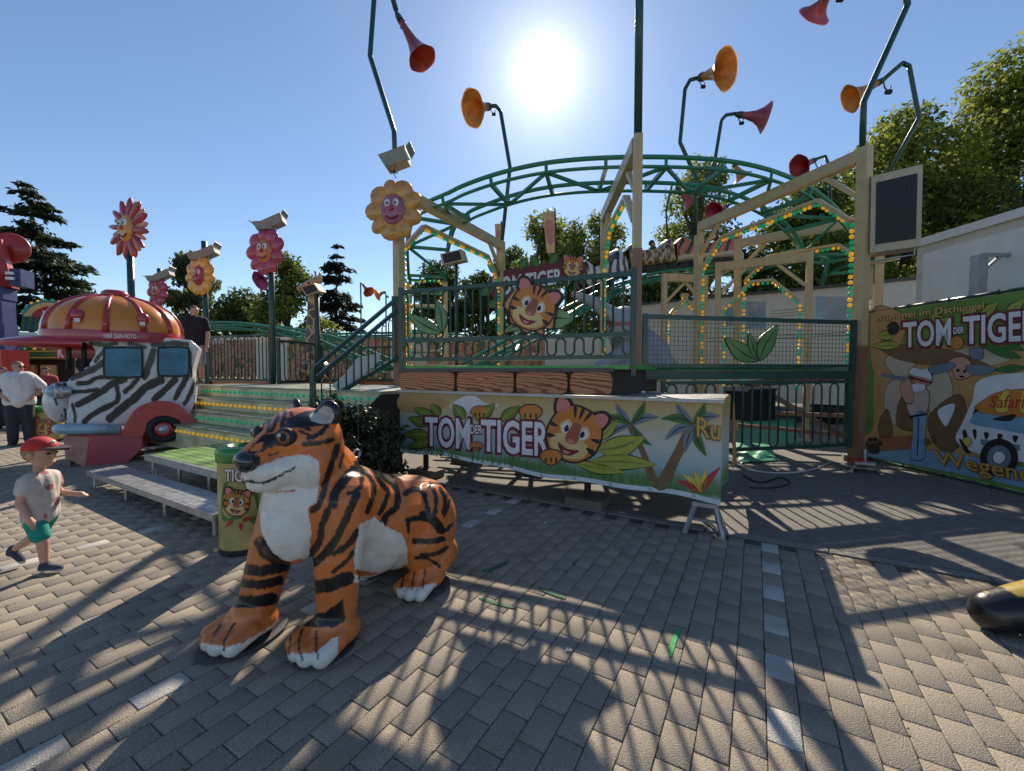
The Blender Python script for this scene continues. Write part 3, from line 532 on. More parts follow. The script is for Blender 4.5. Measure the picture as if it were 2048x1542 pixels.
FACE = [('head_outline', m_dk, [[(-1.02, 0), (-.86, -.66), (-.42, -1.02), (.1, -1.07), (.65, -.92), (1.02, -.42), (1.07, .2), (.92, .6), (.5, .98), (0, 1.07), (-.5, .98), (-.92, .55)], [(-.92, -.45), (-1.12, -1.05), (-.72, -1.22), (-.36, -.9)], [(.92, -.45), (1.12, -1.05), (.72, -1.22), (.36, -.9)]]),
    ('head', m_or, [[(-.95, 0), (-.8, -.6), (-.4, -.95), (.1, -1.0), (.6, -.85), (.95, -.4), (1.0, .2), (.85, .55), (.5, .9), (0, 1.0), (-.5, .9), (-.85, .5)]]),
    ('ears', m_pk, [[(-.86, -.55), (-1.0, -.98), (-.74, -1.1), (-.48, -.88)], [(.86, -.55), (1.0, -.98), (.74, -1.1), (.48, -.88)]]),
    ('muzzle', m_cr, [[(-.72, .3), (-.3, .12), (.3, .12), (.72, .3), (.62, .72), (0, .94), (-.62, .72)], [(-.6, -.15), (-.35, -.45), (-.1, -.15), (-.35, .15)], [(.6, -.15), (.35, -.45), (.1, -.15), (.35, .15)]]),
    ('stripes', m_dk, [[(-.06, -.98), (.06, -.98), (.03, -.62), (-.03, -.62)], [(-.36, -.92), (-.24, -.96), (-.16, -.6), (-.22, -.62)], [(.36, -.9), (.24, -.96), (.16, -.6), (.22, -.62)], [(-.94, -.15), (-.92, 0), (-.62, -.05)], [(.95, -.15), (.97, 0), (.64, -.05)], [(-.9, .3), (-.82, .46), (-.6, .3)], [(.95, .3), (.86, .48), (.62, .3)]]),
    ('eye_whites', m_wh, [[(-.52, -.1), (-.36, -.36), (-.2, -.1), (-.34, .1)], [(.52, -.1), (.36, -.36), (.2, -.1), (.34, .1)]]),
    ('nose', m_nose, [[(-.15, -.35), (0, -.42), (.15, -.35), (.24, .2), (.12, .36), (0, .4), (-.12, .36), (-.24, .2)]]),
    ('pupils', m_dk, [[(-.4, -.08), (-.32, -.24), (-.22, -.08), (-.31, .04)], [(.4, -.08), (.32, -.24), (.22, -.08), (.31, .04)]]),
    ('nose_tip', m_pk, [[(-.14, .26), (0, .22), (.14, .26), (0, .4)]]),
    ('mouth', m_maroon, [[(-.42, .5), (-.1, .58), (.1, .58), (.42, .5), (.22, .76), (0, .84), (-.22, .76)]]), ('tongue', m_pk, [[(-.16, .7), (0, .66), (.16, .7), (0, .8)]])]
def face(parent, plane, cx, cy, s, rot=0.0, off=.006, sx=1.0, shear=0.0):
    ca, sa = math.cos(rot), math.sin(rot)
    for i, (nm, mt, polys) in enumerate(FACE):
        decal(parent, nm, plane, [[(cx + (x * ca * sx - y * sa) * s, cy + (x * sa * sx + y * ca) * s + shear * x * s) for x, y in p] for p in polys], mt, off + .0012 * i)
def leafp(x0, y0, x1, y1, w, bend=0.0):          # leaf outline from stem to tip
    d = np.array([x1 - x0, y1 - y0], float); L_ = np.linalg.norm(d); d /= L_; n = np.array([-d[1], d[0]]); o = np.array([x0, y0])
    up = [o + d * L_ * t + n * (w * math.sin(math.pi * t ** .85) + bend * math.sin(math.pi * t)) for t in (.0, .2, .45, .7, 1)]; dn = [o + d * L_ * t + n * (-w * math.sin(math.pi * t ** .85) + bend * math.sin(math.pi * t)) for t in (.8, .5, .22)]; return [tuple(p) for p in up + dn]
def leafset(parent, plane, specs, off, m1, m2=None, line=True):
    if line: decal(parent, 'leaf_outline', plane, [leafp(*s[:4], s[4] + 2.2, *s[5:]) for s in specs], m_dk, off)
    decal(parent, 'leaf', plane, [leafp(*s) for s in specs], m1, off + .0012)
    if m2: decal(parent, 'leaf_rib', plane, [leafp(s[0], s[1], s[0] + (s[2] - s[0]) * .9, s[1] + (s[3] - s[1]) * .9, max(1.2, s[4] * .14), *s[5:]) for s in specs], m2, off + .0024)
# --- print on the skirt (palms, leaves, title, face)
decal(sk, 'sun_patch', SKP, [[(800, 792), (860, 790), (890, 800), (893, 812), (860, 826), (802, 822)]], m_tan, .003); decal(sk, 'cloud', SKP, [[(900, 812), (925, 794), (950, 792), (970, 806), (1000, 810), (960, 822), (920, 824)]], m_wh, .003)
tr_ = [[(1300, 968), (1318, 970), (1290, 900), (1268, 850), (1252, 848), (1280, 905)], [(1312, 972), (1335, 975), (1362, 915), (1392, 862), (1376, 850), (1346, 905)]]; decal(sk, 'palm_trunk', SKP, tr_, m_br, .004)
fr_ = [(1262, 850, 1212, 878, 7, 6), (1262, 850, 1200, 838, 8, 8), (1262, 848, 1232, 806, 8, -4), (1262, 848, 1290, 802, 8, 4), (1265, 850, 1318, 835, 9, -8), (1265, 852, 1302, 890, 8, 6), (1386, 852, 1330, 880, 9, 8), (1386, 850, 1322, 838, 9, 8), (1386, 848, 1352, 806, 9, -4), (1386, 848, 1410, 806, 9, 4), (1388, 850, 1440, 832, 10, -8), (1388, 852, 1438, 880, 9, -6), (1386, 855, 1370, 905, 9, 3), (1388, 855, 1412, 912, 9, 3)]
leafset(sk, SKP, fr_[::2], .006, m_gy, m_dk, False); leafset(sk, SKP, fr_[1::2], .0068, m_lf3, m_dk, False)
fl_ = [(1400, 985, 1365, 948, 6, 4), (1400, 985, 1388, 940, 6, 2), (1402, 985, 1412, 938, 6, 0), (1402, 985, 1440, 935, 7, -3), (1400, 986, 1352, 962, 6, 5)]; leafset(sk, SKP, fl_[:3], .006, m_yl, None, False); leafset(sk, SKP, fl_[3:], .006, m_rd, None, False)
gr_ = []
for i in range(150):
    x = random.uniform(812, 1440); yb = 902 + (x - 807) * .142 + random.uniform(-3, 2); h = random.uniform(7, 26); gr_.append([(x - 1.3, yb), (x + 1.3, yb), (x + random.uniform(-8, 8), yb - h)])
decal(sk, 'grass_blades', SKP, gr_, M('print_grass', (.09, .2, .06), .5), .0045, False)
leafset(sk, SKP, [(860, 850, 815, 835, 9), (870, 840, 828, 815, 10), (860, 870, 806, 868, 10), (865, 880, 815, 895, 9), (880, 832, 862, 808, 8), (930, 838, 905, 808, 10), (950, 840, 990, 808, 11), (1000, 842, 1040, 812, 10), (1040, 842, 1075, 812, 10)], .009, m_lf, m_lf2)
leafset(sk, SKP, [(1180, 925, 1312, 930, 15, -4), (1195, 900, 1290, 874, 20, 6), (1190, 880, 1235, 842, 10, 3), (1150, 925, 1250, 945, 10, 2)], .009, m_lf2, m_lf)
def paw(cx, cy, s, off): decal(sk, 'paw_outline', SKP, [[(cx - s * 1.1, cy), (cx - s * .6, cy - s * .75), (cx + s * .6, cy - s * .75), (cx + s * 1.1, cy), (cx, cy + s * .8)]], m_dk, off); decal(sk, 'paw', SKP, [[(cx - s, cy), (cx - s * .55, cy - s * .65), (cx + s * .55, cy - s * .65), (cx + s, cy), (cx, cy + s * .7)]], m_or, off + .0012); decal(sk, 'claws', SKP, [[(cx + s * t - 2, cy + s * .1), (cx + s * t + 2, cy + s * .1), (cx + s * t, cy + s * .55)] for t in (-.5, 0, .5)], m_dk, off + .0024)
TQ = lambda x0, x1, g=0: ((x0 - g, 833 + (x0 - 850) * .045 - g), (x1 + g, 833 + (x1 - 850) * .045 - g), (x1 + g, 892 + (x1 - 850) * .092 + g), (x0 - g, 892 + (x0 - 850) * .092 + g))
def title(parent, plane, segs, off, quad, out=.09):
    for body, x0, x1 in segs: letters(parent, 'title_outline', plane, body, quad(x0, x1, 5), m_maroon, off, bold=out)
    for body, x0, x1 in segs: letters(parent, 'title_letters', plane, body, quad(x0, x1), m_wh, off + .0018, bold=.022)
paw(959, 825, 17, .010); paw(1061, 826, 22, .010)
letters(sk, 'title_small_edge', SKP, 'DER', ((940, 848), (965, 849), (965, 870), (940, 869)), m_maroon, .0155, bold=.12); title(sk, SKP, [('TOM', 850, 940), ('TIGER', 962, 1098)], .0125, TQ); letters(sk, 'title_small', SKP, 'DER', ((941, 850), (964, 851), (964, 868), (941, 867)), m_wh, .0175, bold=.02)
face(sk, SKP, 1147, 868, 54, .38, .0135); paw(1102, 915, 21, .0285); paw(952, 893, 12, .0285)
letters(sk, 'gold_letters_edge', SKP, 'Ru', ((1392, 832), (1441, 838), (1441, 884), (1392, 876)), m_br, .011, bold=.04); letters(sk, 'gold_letters', SKP, 'Ru', ((1394, 834), (1440, 840), (1440, 881), (1394, 873)), m_gold, .0125)
solo(MB().prism([AB(-.17, 1.62, 1.2), AB(-.2, 1.95, .36), AB(-.17, 1.62, .33)], UU * .01), 'tan_flap', M('tan_cloth', (.5, .27, .08), .7), 'plain tan cloth flap hanging at the back corner of the skirt', 'cloth flap', AB(-.17, 1.7, .33))
# ================================================================== signs on the railing
def board(parent, name, plane, poly, mat, off, th=.018, curve=True, n=5):
    pp = cr(poly, n, True) if curve else poly; return part(MB().prism([plane(x, y, off) for x, y in pp], -plane.n * th), name, mat, parent)
m_sl = M('sign_leaf', (.13, .24, .07), .4, var=.45, scale=5, coat=.3); m_sld = M('sign_leaf_dark', (.012, .05, .02), .45); m_sor = M('sign_orange', (.55, .21, .05), .4, var=.2, scale=6, coat=.3)
def leaf_sign(label, plane, specs, off=.06):
    c = plane(specs[0][0], specs[0][1], off); t = thing('leaf_sign', label, 'sign', c, 'painted leaf boards on the railings')
    for i, s in enumerate(specs):
        o = .006 * i; lf = board(t, 'leaf', plane, leafp(*s), m_sld, off + o, .02); decal(lf, 'leaf_blade', plane, [leafp(s[0] + (s[2] - s[0]) * .03, s[1] + (s[3] - s[1]) * .03, s[0] + (s[2] - s[0]) * .97, s[1] + (s[3] - s[1]) * .97, s[4] - 2, *s[5:])], m_sl, off + o + .0015)
        decal(lf, 'leaf_rib', plane, [leafp(s[0], s[1], s[0] + (s[2] - s[0]) * .88, s[1] + (s[3] - s[1]) * .88, 1.6, *s[5:])], m_sld, off + o + .003)
    return t
leaf_sign('pair of green leaf boards at the left end of the front railing', RPL, [(882, 666, 815, 628, 15, -3), (884, 664, 874, 598, 13, 3)])
leaf_sign('green leaf board spread to the left below the tiger head sign', RPL, [(1062, 630, 1008, 662, 12, -4)], .04)
leaf_sign('large green leaf board right of the tiger head sign', RPL, [(1085, 640, 1148, 638, 22, -3), (1088, 596, 1116, 577, 9, 0)], .04)
th_ = thing('tiger_head_sign', 'painted orange tiger head board laughing on the front railing', 'sign', RPL(1065, 620, .08)); hx, hy, hs, hr = 1064, 615, 47, .42
def rot2(p, cx, cy, s, r): return [(cx + (x * math.cos(r) - y * math.sin(r)) * s, cy + (x * math.sin(r) + y * math.cos(r)) * s) for x, y in p]
board(th_, 'head_board', RPL, rot2([(-1.1, -.05), (-.95, -.5), (-1.02, -.95), (-.7, -1.12), (-.35, -.98), (.1, -1.07), (.45, -1.0), (.8, -1.1), (1.08, -.95), (1.02, -.45), (1.1, .1), (1.2, .5), (.8, .62), (.95, .95), (.5, .92), (.2, 1.12), (-.2, 1.02), (-.6, 1.0), (-.85, .6), (-1.2, .42)], hx, hy, hs, hr), m_dk, .075, .02)
board(th_, 'fur_edge', RPL, rot2([(-1.05, -.05), (-.88, -.55), (-.4, -.92), (.1, -1.0), (.62, -.86), (.95, -.4), (1.04, .1), (1.12, .46), (.76, .58), (.86, .86), (.48, .84), (.2, 1.05), (-.2, .96), (-.56, .92), (-.8, .55), (-1.1, .38)], hx, hy, hs, hr), m_sor, .0775, .002)
face(th_, RPL, hx, hy, hs * .93, hr, .08)
# ================================================================== mesh railing with gate below, right of the middle post
dR = (RP - MP).normalized(); C_ = MP + dR * .14; D_ = RP - dR * .13; MPL = Plane(C_, D_)
mr_ = thing('mesh_railing', 'dark green wire mesh railing right of the middle post', 'railing', C_ + Vector((0, 0, 1.55)))
for z, h in ((2.37, .06), (1.68, .05), (1.545, .13)): part(MB().bar(C_ + Vector((0, 0, z)), D_ + Vector((0, 0, z)), .06, h), 'rail', m_dgreen, mr_)
for q in (C_, D_): part(MB().box(q + Vector((0, 0, 1.98)), (.066, .066, .86)), 'post', m_dgreen, mr_)
wm = MB(); L_ = (D_ - C_).length
for i in range(1, int(L_ / .066)): p = C_ + dR * (i * .066); wm.bar(p + Vector((0, 0, 1.70)), p + Vector((0, 0, 2.35)), .006, .006)
for i in range(1, 10): wm.bar(C_ + Vector((0, 0, 1.70 + i * .066)), D_ + Vector((0, 0, 1.70 + i * .066)), .006, .006)
tagit(part(wm, 'wire_mesh', m_dgreen, mr_), kind='stuff')
leaf_sign('three green leaf boards on the wire mesh railing', MPL, [(1517, 722, 1450, 676, 18, -4), (1518, 720, 1498, 664, 10, -2), (1519, 722, 1556, 650, 17, -4)])
gt = thing('hooped_gate', 'dark green gate of hooped bars below the mesh railing', 'gate', C_ + dR * 1.3)
g0 = C_ + dR * .3
for z in (.42, 1.43): part(MB().bar(g0 + Vector((0, 0, z)), D_ + Vector((0, 0, z)), .05, .05), 'rail', m_dgreen, gt)
part(MB().box(D_ - dR * .05 + Vector((0, 0, .93)), (.08, .08, 1.1)), 'post', m_dgreen, gt); part(MB().box(g0 + Vector((0, 0, .93)), (.05, .05, 1.06)), 'post', m_dgreen, gt)
hoops(gt, g0 + dR * .05, D_ - dR * .1, .44, 1.41, .155)
for k, (A, B, w, lab) in enumerate([((1500, 765, 7.6), (1690, 875, 7.2), .08, 'brown diagonal brace behind the gate'), ((1480, 770, 7.9), (1700, 750, 7.4), .14, 'brown level beam behind the top of the gate'), ((1475, 850, 8.2), (1705, 872, 7.6), .07, 'low brown beam on the ground behind the gate'), ((1540, 826, 9), (1705, 832, 8.6), .08, 'far low brown beam beyond the tarpaulin')]):
    a = PX(*A); b = PX(*B); solo(MB().bar(a, b, w, w), 'floor_beam', m_brown, lab, 'beam', (a + b) / 2, 'brown beams under the ride')
m_tarp = M('green_tarp', (.05, .34, .2), .45, var=.25, scale=5, bump=.6, bscale=9, trans=.1)
def tarp(label, quad, amp, n=14):
    P = [GP(*q) for q in quad]; q = MB()
    for i in range(n + 1):
        for j in range(n + 1):
            a, b = i / n, j / n; p = (P[0] * (1 - a) + P[1] * a) * (1 - b) + (P[3] * (1 - a) + P[2] * a) * b; e = min(a, b, 1 - a, 1 - b); p = p + Vector((0, 0, .015 + amp * (min(1, e * 5) * (.55 + .45 * math.sin(a * 11 + b * 7) * math.sin(b * 13 - a * 3)) + .12 * random.random()))); q.v.append(tuple(p + Vector((random.gauss(0, .01), random.gauss(0, .01), 0))))
    q.f = [(i * (n + 1) + j, (i + 1) * (n + 1) + j, (i + 1) * (n + 1) + j + 1, i * (n + 1) + j + 1) for i in range(n) for j in range(n)]; solo(q, 'tarpaulin', m_tarp, label, 'tarpaulin', P[0], 'green tarpaulins under the ride', True)
tarp('wide green tarpaulin spread on the ground behind the gate', [(1470, 905), (1600, 888), (1590, 838), (1470, 832)], .06)
tarp('crumpled green tarpaulin spilling out under the gate', [(1478, 928), (1555, 922), (1545, 900), (1475, 903)], .09)
cb = thing('control_cabinet', 'black equipment block hidden behind the gate bars', 'equipment', PX(1490, 840, 7.2)); part(MB().box(PX(1500, 808, 7.4), (.6, .5, .55), .3), 'housing', m_black, cb); part(MB().box(PX(1500, 778, 7.4), (.7, .5, .06), .3), 'lid', m_galv, cb)
# jack stands
def jack(label, base, h, w=.3):
    t = thing('jack_stand', label, 'jack stand', base); b = Vector(base); part(MB().box(b + Vector((0, 0, h - .02)), (w * .75, .16, .04), -_a), 'head_plate', m_galv, t)
    for s_ in (-1, 1):
        for r in (-1, 1): part(MB().bar(b + UU * s_ * w * .3 + VV * r * .05 + Vector((0, 0, h - .04)), b + UU * s_ * w * .55 + VV * r * .14 + Vector((0, 0, .012)), .03, .03), 'leg', m_galv, t)
        part(MB().bar(b + UU * s_ * w * .55 - VV * .16 + Vector((0, 0, .012)), b + UU * s_ * w * .55 + VV * .16 + Vector((0, 0, .012)), .05, .024), 'foot', m_galv, t)
    part(MB().bar(b - UU * w * .4 + Vector((0, 0, h * .35)), b + UU * w * .4 + Vector((0, 0, h * .35)), .025, .025), 'crossbar', m_galv, t); part(MB().tube([b + Vector((0, 0, h)), b + Vector((0, 0, h + .2))], .03, 8), 'screw', m_galv, t)
jack('grey metal jack stand under the right corner of the printed skirt', AB(.0, .06), .3); jack('small jack stand with red top under the right portal post', RP + Vector((.05, -.1, 0)), .16, .34)
solo(MB().box(RP + Vector((-.12, -.14, .2)), (.2, .12, .03)), 'red_clamp', m_rd, 'red clamp plate on the small jack under the right post', 'clamp', RP + Vector((-.12, -.14, .18)))
# ================================================================== printed banner on the construction fence at right
bl = GP(1727, 912, .1); br_ = GP(2048, 985, .1); dB = (br_ - bl).normalized(); br2 = br_ + dB * 1.6; BPL = Plane(bl, br_); zT = 2.62
bf = thing('banner_fence', 'green fence carrying a large jungle safari banner at right', 'fence', Vector((bl.x, bl.y, 0)))
bx0 = Vector((bl.x, bl.y, 0)) - dB * .06; bx1 = Vector((br2.x, br2.y, 0))
for z in (.08, zT): part(MB().tube([bx0 + Vector((0, 0, z)), bx1 + Vector((0, 0, z))], .024, 8), 'rail', m_dgreen, bf, True)
for q in (bx0, bx1): part(MB().tube([q, q + Vector((0, 0, zT + .04))], .026, 8), 'post', m_dgreen, bf, True)
part(MB().box(bx0 + Vector((0, 0, .05)), (.5, .22, .1), -_a), 'foot_block', m_kerb, bf)
tie_ = MB().tube([(0, .03 * math.cos(a), .03 * math.sin(a)) for a in np.linspace(0, 6.28, 9)], .006, 5).mesh('cable_tie', (0, 0, 0), m_black, True)
for i in range(7):
    for z in (.08, zT): put(tie_, 'cable_tie', bf, bx0.lerp(bx1, .05 + i * .15) + Vector((0, 0, z)), (0, 0, math.atan2(dB.y, dB.x)))
bn = MB(); nb = 24
for i in range(nb + 1):
    p = bx0.lerp(bx1, (i + .3) / (nb + .6)); bn.v += [tuple(p + Vector((0, 0, .11)) + BPL.n * .02), tuple(p + Vector((0, 0, zT - .03)) + BPL.n * .02)]
bn.f = [(2 * i, 2 * i + 2, 2 * i + 3, 2 * i + 1) for i in range(nb)]; bo = part(bn, 'banner', M('banner_green', (.13, .25, .04), .55, var=.2, scale=2, bump=.25, bscale=3), bf, label='green printed banner with safari scene')
def B(name, polys, mat, k, curve=True):
    if mat is not m_dk and curve:
        for p in polys:
            cx = sum(q[0] for q in p) / len(p); cy = sum(q[1] for q in p) / len(p); r = max(4.0, sum(math.hypot(q[0] - cx, q[1] - cy) for q in p) / len(p)); f = 1 + 1.3 / r
            if r < 90: decal(bo, name + '_outline', BPL, [[(cx + (x - cx) * f, cy + (y - cy) * f) for x, y in p]], m_dk, .022 + .0012 * k - .0006)
    decal(bo, name, BPL, polys, mat, .022 + .0012 * k, curve)
B('tan_corner', [[(1744, 622), (1795, 622), (1812, 650), (1800, 690), (1770, 730), (1745, 740)]], m_tan, 0); B('rock_backdrop', [[(1752, 730), (1800, 695), (1900, 690), (2048, 690), (2300, 690), (2300, 900), (1760, 900), (1748, 850)]], m_tan, 1)
B('pale_rock', [[(1770, 720), (1810, 700), (1830, 730), (1800, 760)], [(1775, 770), (1820, 755), (1810, 830), (1790, 850), (1770, 820)], [(1855, 760), (1890, 740), (1905, 790), (1870, 830), (1850, 800)], [(1900, 700), (1990, 700), (2020, 720), (1950, 735), (1890, 725)]], M('print_pale', (.5, .42, .3), .5), 2)
B('dark_rock', [[(1800, 800), (1830, 780), (1850, 830), (1830, 860), (1795, 850)], [(1860, 830), (1920, 790), (1935, 860), (1900, 905), (1865, 880)], [(1765, 690), (1900, 700), (1990, 740), (1900, 735), (1800, 720)], [(1757, 850), (1775, 820), (1785, 870), (1765, 890)]], m_br, 3)
B('water', [[(1727, 908), (1800, 898), (1900, 905), (2048, 935), (2300, 990), (2300, 1040), (2048, 976), (1900, 944), (1729, 911)]], m_bl, 3, False)
B('red_ground', [[(1755, 880), (1820, 872), (1860, 888), (1800, 900), (1758, 898)]], M('print_clay', (.36, .12, .05), .5), 4)
B('leaves_right', [leafp(2040, 715, 1960, 690, 10), leafp(2045, 700, 1985, 672, 9), leafp(2048, 735, 1990, 740, 8)], m_lf3, 5)
# explorer with telescope
B('hat', [[(1818, 745), (1828, 735), (1845, 740), (1858, 738), (1862, 765), (1835, 755)]], m_wh, 8); B('hat_shadow', [[(1826, 752), (1860, 760), (1855, 770), (1830, 764)]], m_pk, 9); B('beard', [[(1822, 770), (1845, 765), (1850, 778), (1835, 784), (1822, 780)]], m_wh, 9)
B('shirt', [[(1822, 785), (1852, 778), (1858, 800), (1850, 828), (1822, 832), (1812, 800)]], M('print_shirt', (.55, .4, .36), .5), 8); B('arm', [[(1800, 775), (1812, 758), (1822, 765), (1828, 800), (1812, 805)]], M('print_skin', (.58, .3, .22), .5), 9); B('trousers', [[(1828, 828), (1852, 826), (1850, 870), (1848, 915), (1822, 915), (1826, 870)]], m_bl, 8); B('telescope', [[(1762, 752), (1765, 746), (1812, 755), (1812, 764)]], m_gy, 10, False); B('explorer_outline', [[(1818, 832), (1852, 826), (1853, 830), (1820, 836)], [(1836, 835), (1838, 835), (1836, 912), (1834, 912)], [(1818, 752), (1862, 764), (1863, 768), (1816, 755)]], m_dk, 11, False)
B('net', [[(1876, 820), (1910, 808), (1895, 850), (1884, 845)]], m_wh, 8); B('monkey', [[(1900, 720), (1930, 715), (1945, 735), (1940, 752), (1915, 758), (1905, 740)]], M('print_skin', (.58, .3, .22), .5), 8); B('monkey_fur', [[(1858, 735), (1900, 725), (1908, 735), (1870, 748)], [(1935, 730), (1990, 735), (1975, 748), (1942, 748)], [(1940, 700), (1962, 695), (1965, 715), (1945, 718)]], m_gy, 9); B('monkey_face', [[(1912, 740), (1916, 737), (1920, 741), (1915, 744)], [(1926, 742), (1930, 739), (1933, 743), (1928, 746)], [(1918, 752), (1930, 752), (1924, 756)]], m_dk, 10)
# safari bus picture
B('bus_body', [[(1912, 880), (1925, 845), (1945, 800), (1960, 760), (2048, 745), (2300, 735), (2300, 970), (2048, 925), (1950, 905)]], m_wh, 12); B('bus_glass', [[(1938, 845), (1952, 815), (2048, 815), (2300, 820), (2300, 890), (2048, 868), (1950, 850)]], m_bl, 13, False); B('bus_roof', [[(1960, 825), (1975, 795), (2020, 780), (2120, 780), (2150, 835)]], m_or, 14); B('roof_yellow', [[(1990, 820), (2005, 785), (2020, 783), (2015, 822)], [(2040, 822), (2045, 782), (2060, 782), (2062, 825)]], m_yl, 15)
letters(bo, 'bus_lettering', BPL, 'Safari', ((1980, 792), (2050, 788), (2050, 818), (1978, 815)), m_rd, .022 + .0012 * 16, bold=.01, shear=.2)
B('bus_stripes', [[(1925, 862), (1932, 862), (1938, 885), (1930, 885)], [(1945, 860), (1953, 861), (1950, 880)], [(1968, 865), (1978, 867), (1972, 880)], [(1995, 868), (2006, 870), (1998, 882)], [(2025, 872), (2036, 873), (2030, 886)], [(1918, 880), (1924, 880), (1940, 905), (1930, 903)], [(1985, 838), (2030, 828), (2020, 842)], [(1945, 828), (1952, 818), (1956, 822)]], m_dk, 16); B('headlamp', [[(1926, 882), (1934, 874), (1943, 882), (1935, 893)]], m_yl, 17); B('grille', [[(1960, 878), (2040, 890), (2040, 902), (1962, 890)]], m_gy, 16, False)
def ring(cx, cy, r, n=14, sy=1.0): return [(cx + r * math.cos(a), cy + r * sy * math.sin(a)) for a in np.linspace(0, 6.28, n, endpoint=False)]
B('tyre', [ring(1998, 915, 38)], m_dk, 18); B('wheel_rim', [ring(1998, 915, 24)], m_gy, 19); B('wheel_hub', [ring(1998, 915, 12)], m_wh, 20)
# title, captions, paw mark
BT = lambda x0, x1, g=0: tuple((x, y) for x, y in ((x0 - g, 645 - (x0 - 1805) * .10 - g), (x1 + g, 645 - (x1 - 1805) * .10 - g), (x1 + g, 696 - (x1 - 1805) * .055 + g), (x0 - g, 696 - (x0 - 1805) * .055 + g)))
leafset(bo, BPL, [(1800, 690, 1742, 692, 8), (1790, 670, 1752, 672, 9), (1800, 660, 1768, 645, 8), (1890, 650, 1860, 628, 9), (1920, 640, 1955, 612, 9), (1960, 635, 1995, 605, 10), (2010, 632, 2048, 600, 10), (1880, 655, 1905, 632, 8)], .022 + .0012 * 5, m_lf2, m_lf)
title(bo, BPL, [('TOM', 1806, 1902), ('TIGER', 1926, 2078)], .022 + .0012 * 9, BT); letters(bo, 'title_small_edge', BPL, 'DER', ((1905, 653), (1930, 651), (1930, 668), (1905, 670)), m_maroon, .0352, bold=.12); letters(bo, 'title_small', BPL, 'DER', ((1907, 655), (1928, 653), (1928, 666), (1907, 668)), m_wh, .036, bold=.03)
B('paw_prop', [[(1902, 680), (1915, 672), (1926, 682), (1922, 696), (1905, 697)]], m_or, 11); B('tail', [[(1775, 650), (1790, 643), (1798, 655), (1792, 668), (1778, 668)]], m_dk, 10)
tagit(letters(bo, 'caption_edge', BPL, 'Rummel im Dschungel', ((1752, 629), (1969, 603), (1969, 623), (1752, 647)), m_br, .0388, bold=.04), kind='stuff'); tagit(letters(bo, 'caption', BPL, 'Rummel im Dschungel', ((1753, 630), (1968, 604), (1968, 622), (1753, 646)), M('caption_gold', (.66, .42, .14), .5), .040, bold=.008), kind='stuff')
letters(bo, 'owner_name_edge', BPL, 'Wegener', ((1864, 898), (2086, 935), (2092, 985), (1872, 938)), m_br, .022 + .0012 * 21, bold=.035); letters(bo, 'owner_name', BPL, 'Wegener', ((1866, 900), (2085, 937), (2090, 982), (1874, 935)), m_gold, .022 + .0012 * 23)
letters(bo, 'artist_mark', BPL, 'CATE', ((1846, 878), (1872, 872), (1875, 886), (1848, 890)), m_dk, .036, shear=.3)
B('paw_mark', [[(1733, 898), (1742, 886), (1756, 890), (1758, 904), (1745, 908)], ring(1732, 888, 5), ring(1740, 880, 5), ring(1750, 879, 5), ring(1760, 886, 5)], m_dk, 10)
# ================================================================== trailers behind
m_trail = M('trailer_white', (.62, .58, .5), .45, var=.08, scale=2, dirt=.15); m_win = M('caravan_glass', (.2, .28, .36), .08, var=.1, spec=.8)
ct = thing('caravan', 'long white caravan with big windows behind the portals', 'caravan', (8.5, 13, 0)); CA = Vector((6.2, 14.6, 0)); CB = Vector((10.4, 11.6, 0)); CP = Plane(CA, CB); dC = (CB - CA).normalized()
CA2 = CA - dC * 2.0; CB2 = CB + dC * .8; part(MB().prism([CA2 + Vector((0, 0, .6)), CB2 + Vector((0, 0, .6)), CB2 + Vector((0, 0, 4.05)), CA2 + Vector((0, 0, 4.05))], -CP.n * 2.4), 'body', m_trail, ct); part(MB().bar(CA2 + Vector((0, 0, 4.09)) + CP.n * .03, CB2 + Vector((0, 0, 4.09)) + CP.n * .03, .12, .07), 'roof_edge', M('dark_trim', (.06, .06, .07), .5), ct)
for x0, y0, x1, y1 in ((1445, 612, 1478, 655), (1482, 600, 1535, 660), (1628, 590, 1718, 645)):
    w = part(MB().prism([CP(x0, y0, .012), CP(x1, y0, .012), CP(x1, y1, .012), CP(x0, y1, .012)], -CP.n * .01), 'window', m_trail, ct); part(MB().prism([CP(x0 + 3, y0 + 3, .016), CP(x1 - 3, y0 + 3, .016), CP(x1 - 3, y1 - 3, .016), CP(x0 + 3, y1 - 3, .016)], -CP.n * .003), 'pane', m_win, w)
for y in (622, 628, 634): part(MB().bar(CP(1542, y, .006), CP(1612, y - 6, .006), .01, .022), 'vent_slat', m_grey, ct)
for y in (678, 684): part(MB().bar(CP(1400, y, .006), CP(1715, y - 14, .006), .01, .03), 'trim_line', m_grey, ct)
for q in (.25, .75): part(MB().lathe([(.0, -.1), (.38, -.1), (.4, 0), (.38, .1), (0, .1)], CA2.lerp(CB2, q) + Vector((0, 0, .4)) - CP.n * .2, CP.n, 18), 'wheel', m_black, ct, True)
tw = thing('box_trailer', 'white box trailer rising behind the safari banner', 'trailer', (9, 7.5, 0)); k0 = PX(1834, 520, 8.0); k0 = Vector((k0.x, k0.y, 0)); TP = Plane(k0, k0 + dB * 3); kn = TP.n
part(MB().prism([k0 + Vector((0, 0, .9)), k0 + dB * 6 + Vector((0, 0, .9)), k0 + dB * 6 + Vector((0, 0, 4.05)), k0 + Vector((0, 0, 4.05))], -kn * 2.5), 'box', m_trail, tw); part(MB().bar(k0 - dB * .02 + Vector((0, 0, 4.02)) + kn * .02, k0 + dB * 6 + Vector((0, 0, 4.02)) + kn * .02, .08, .14), 'roof_rail', m_white, tw)
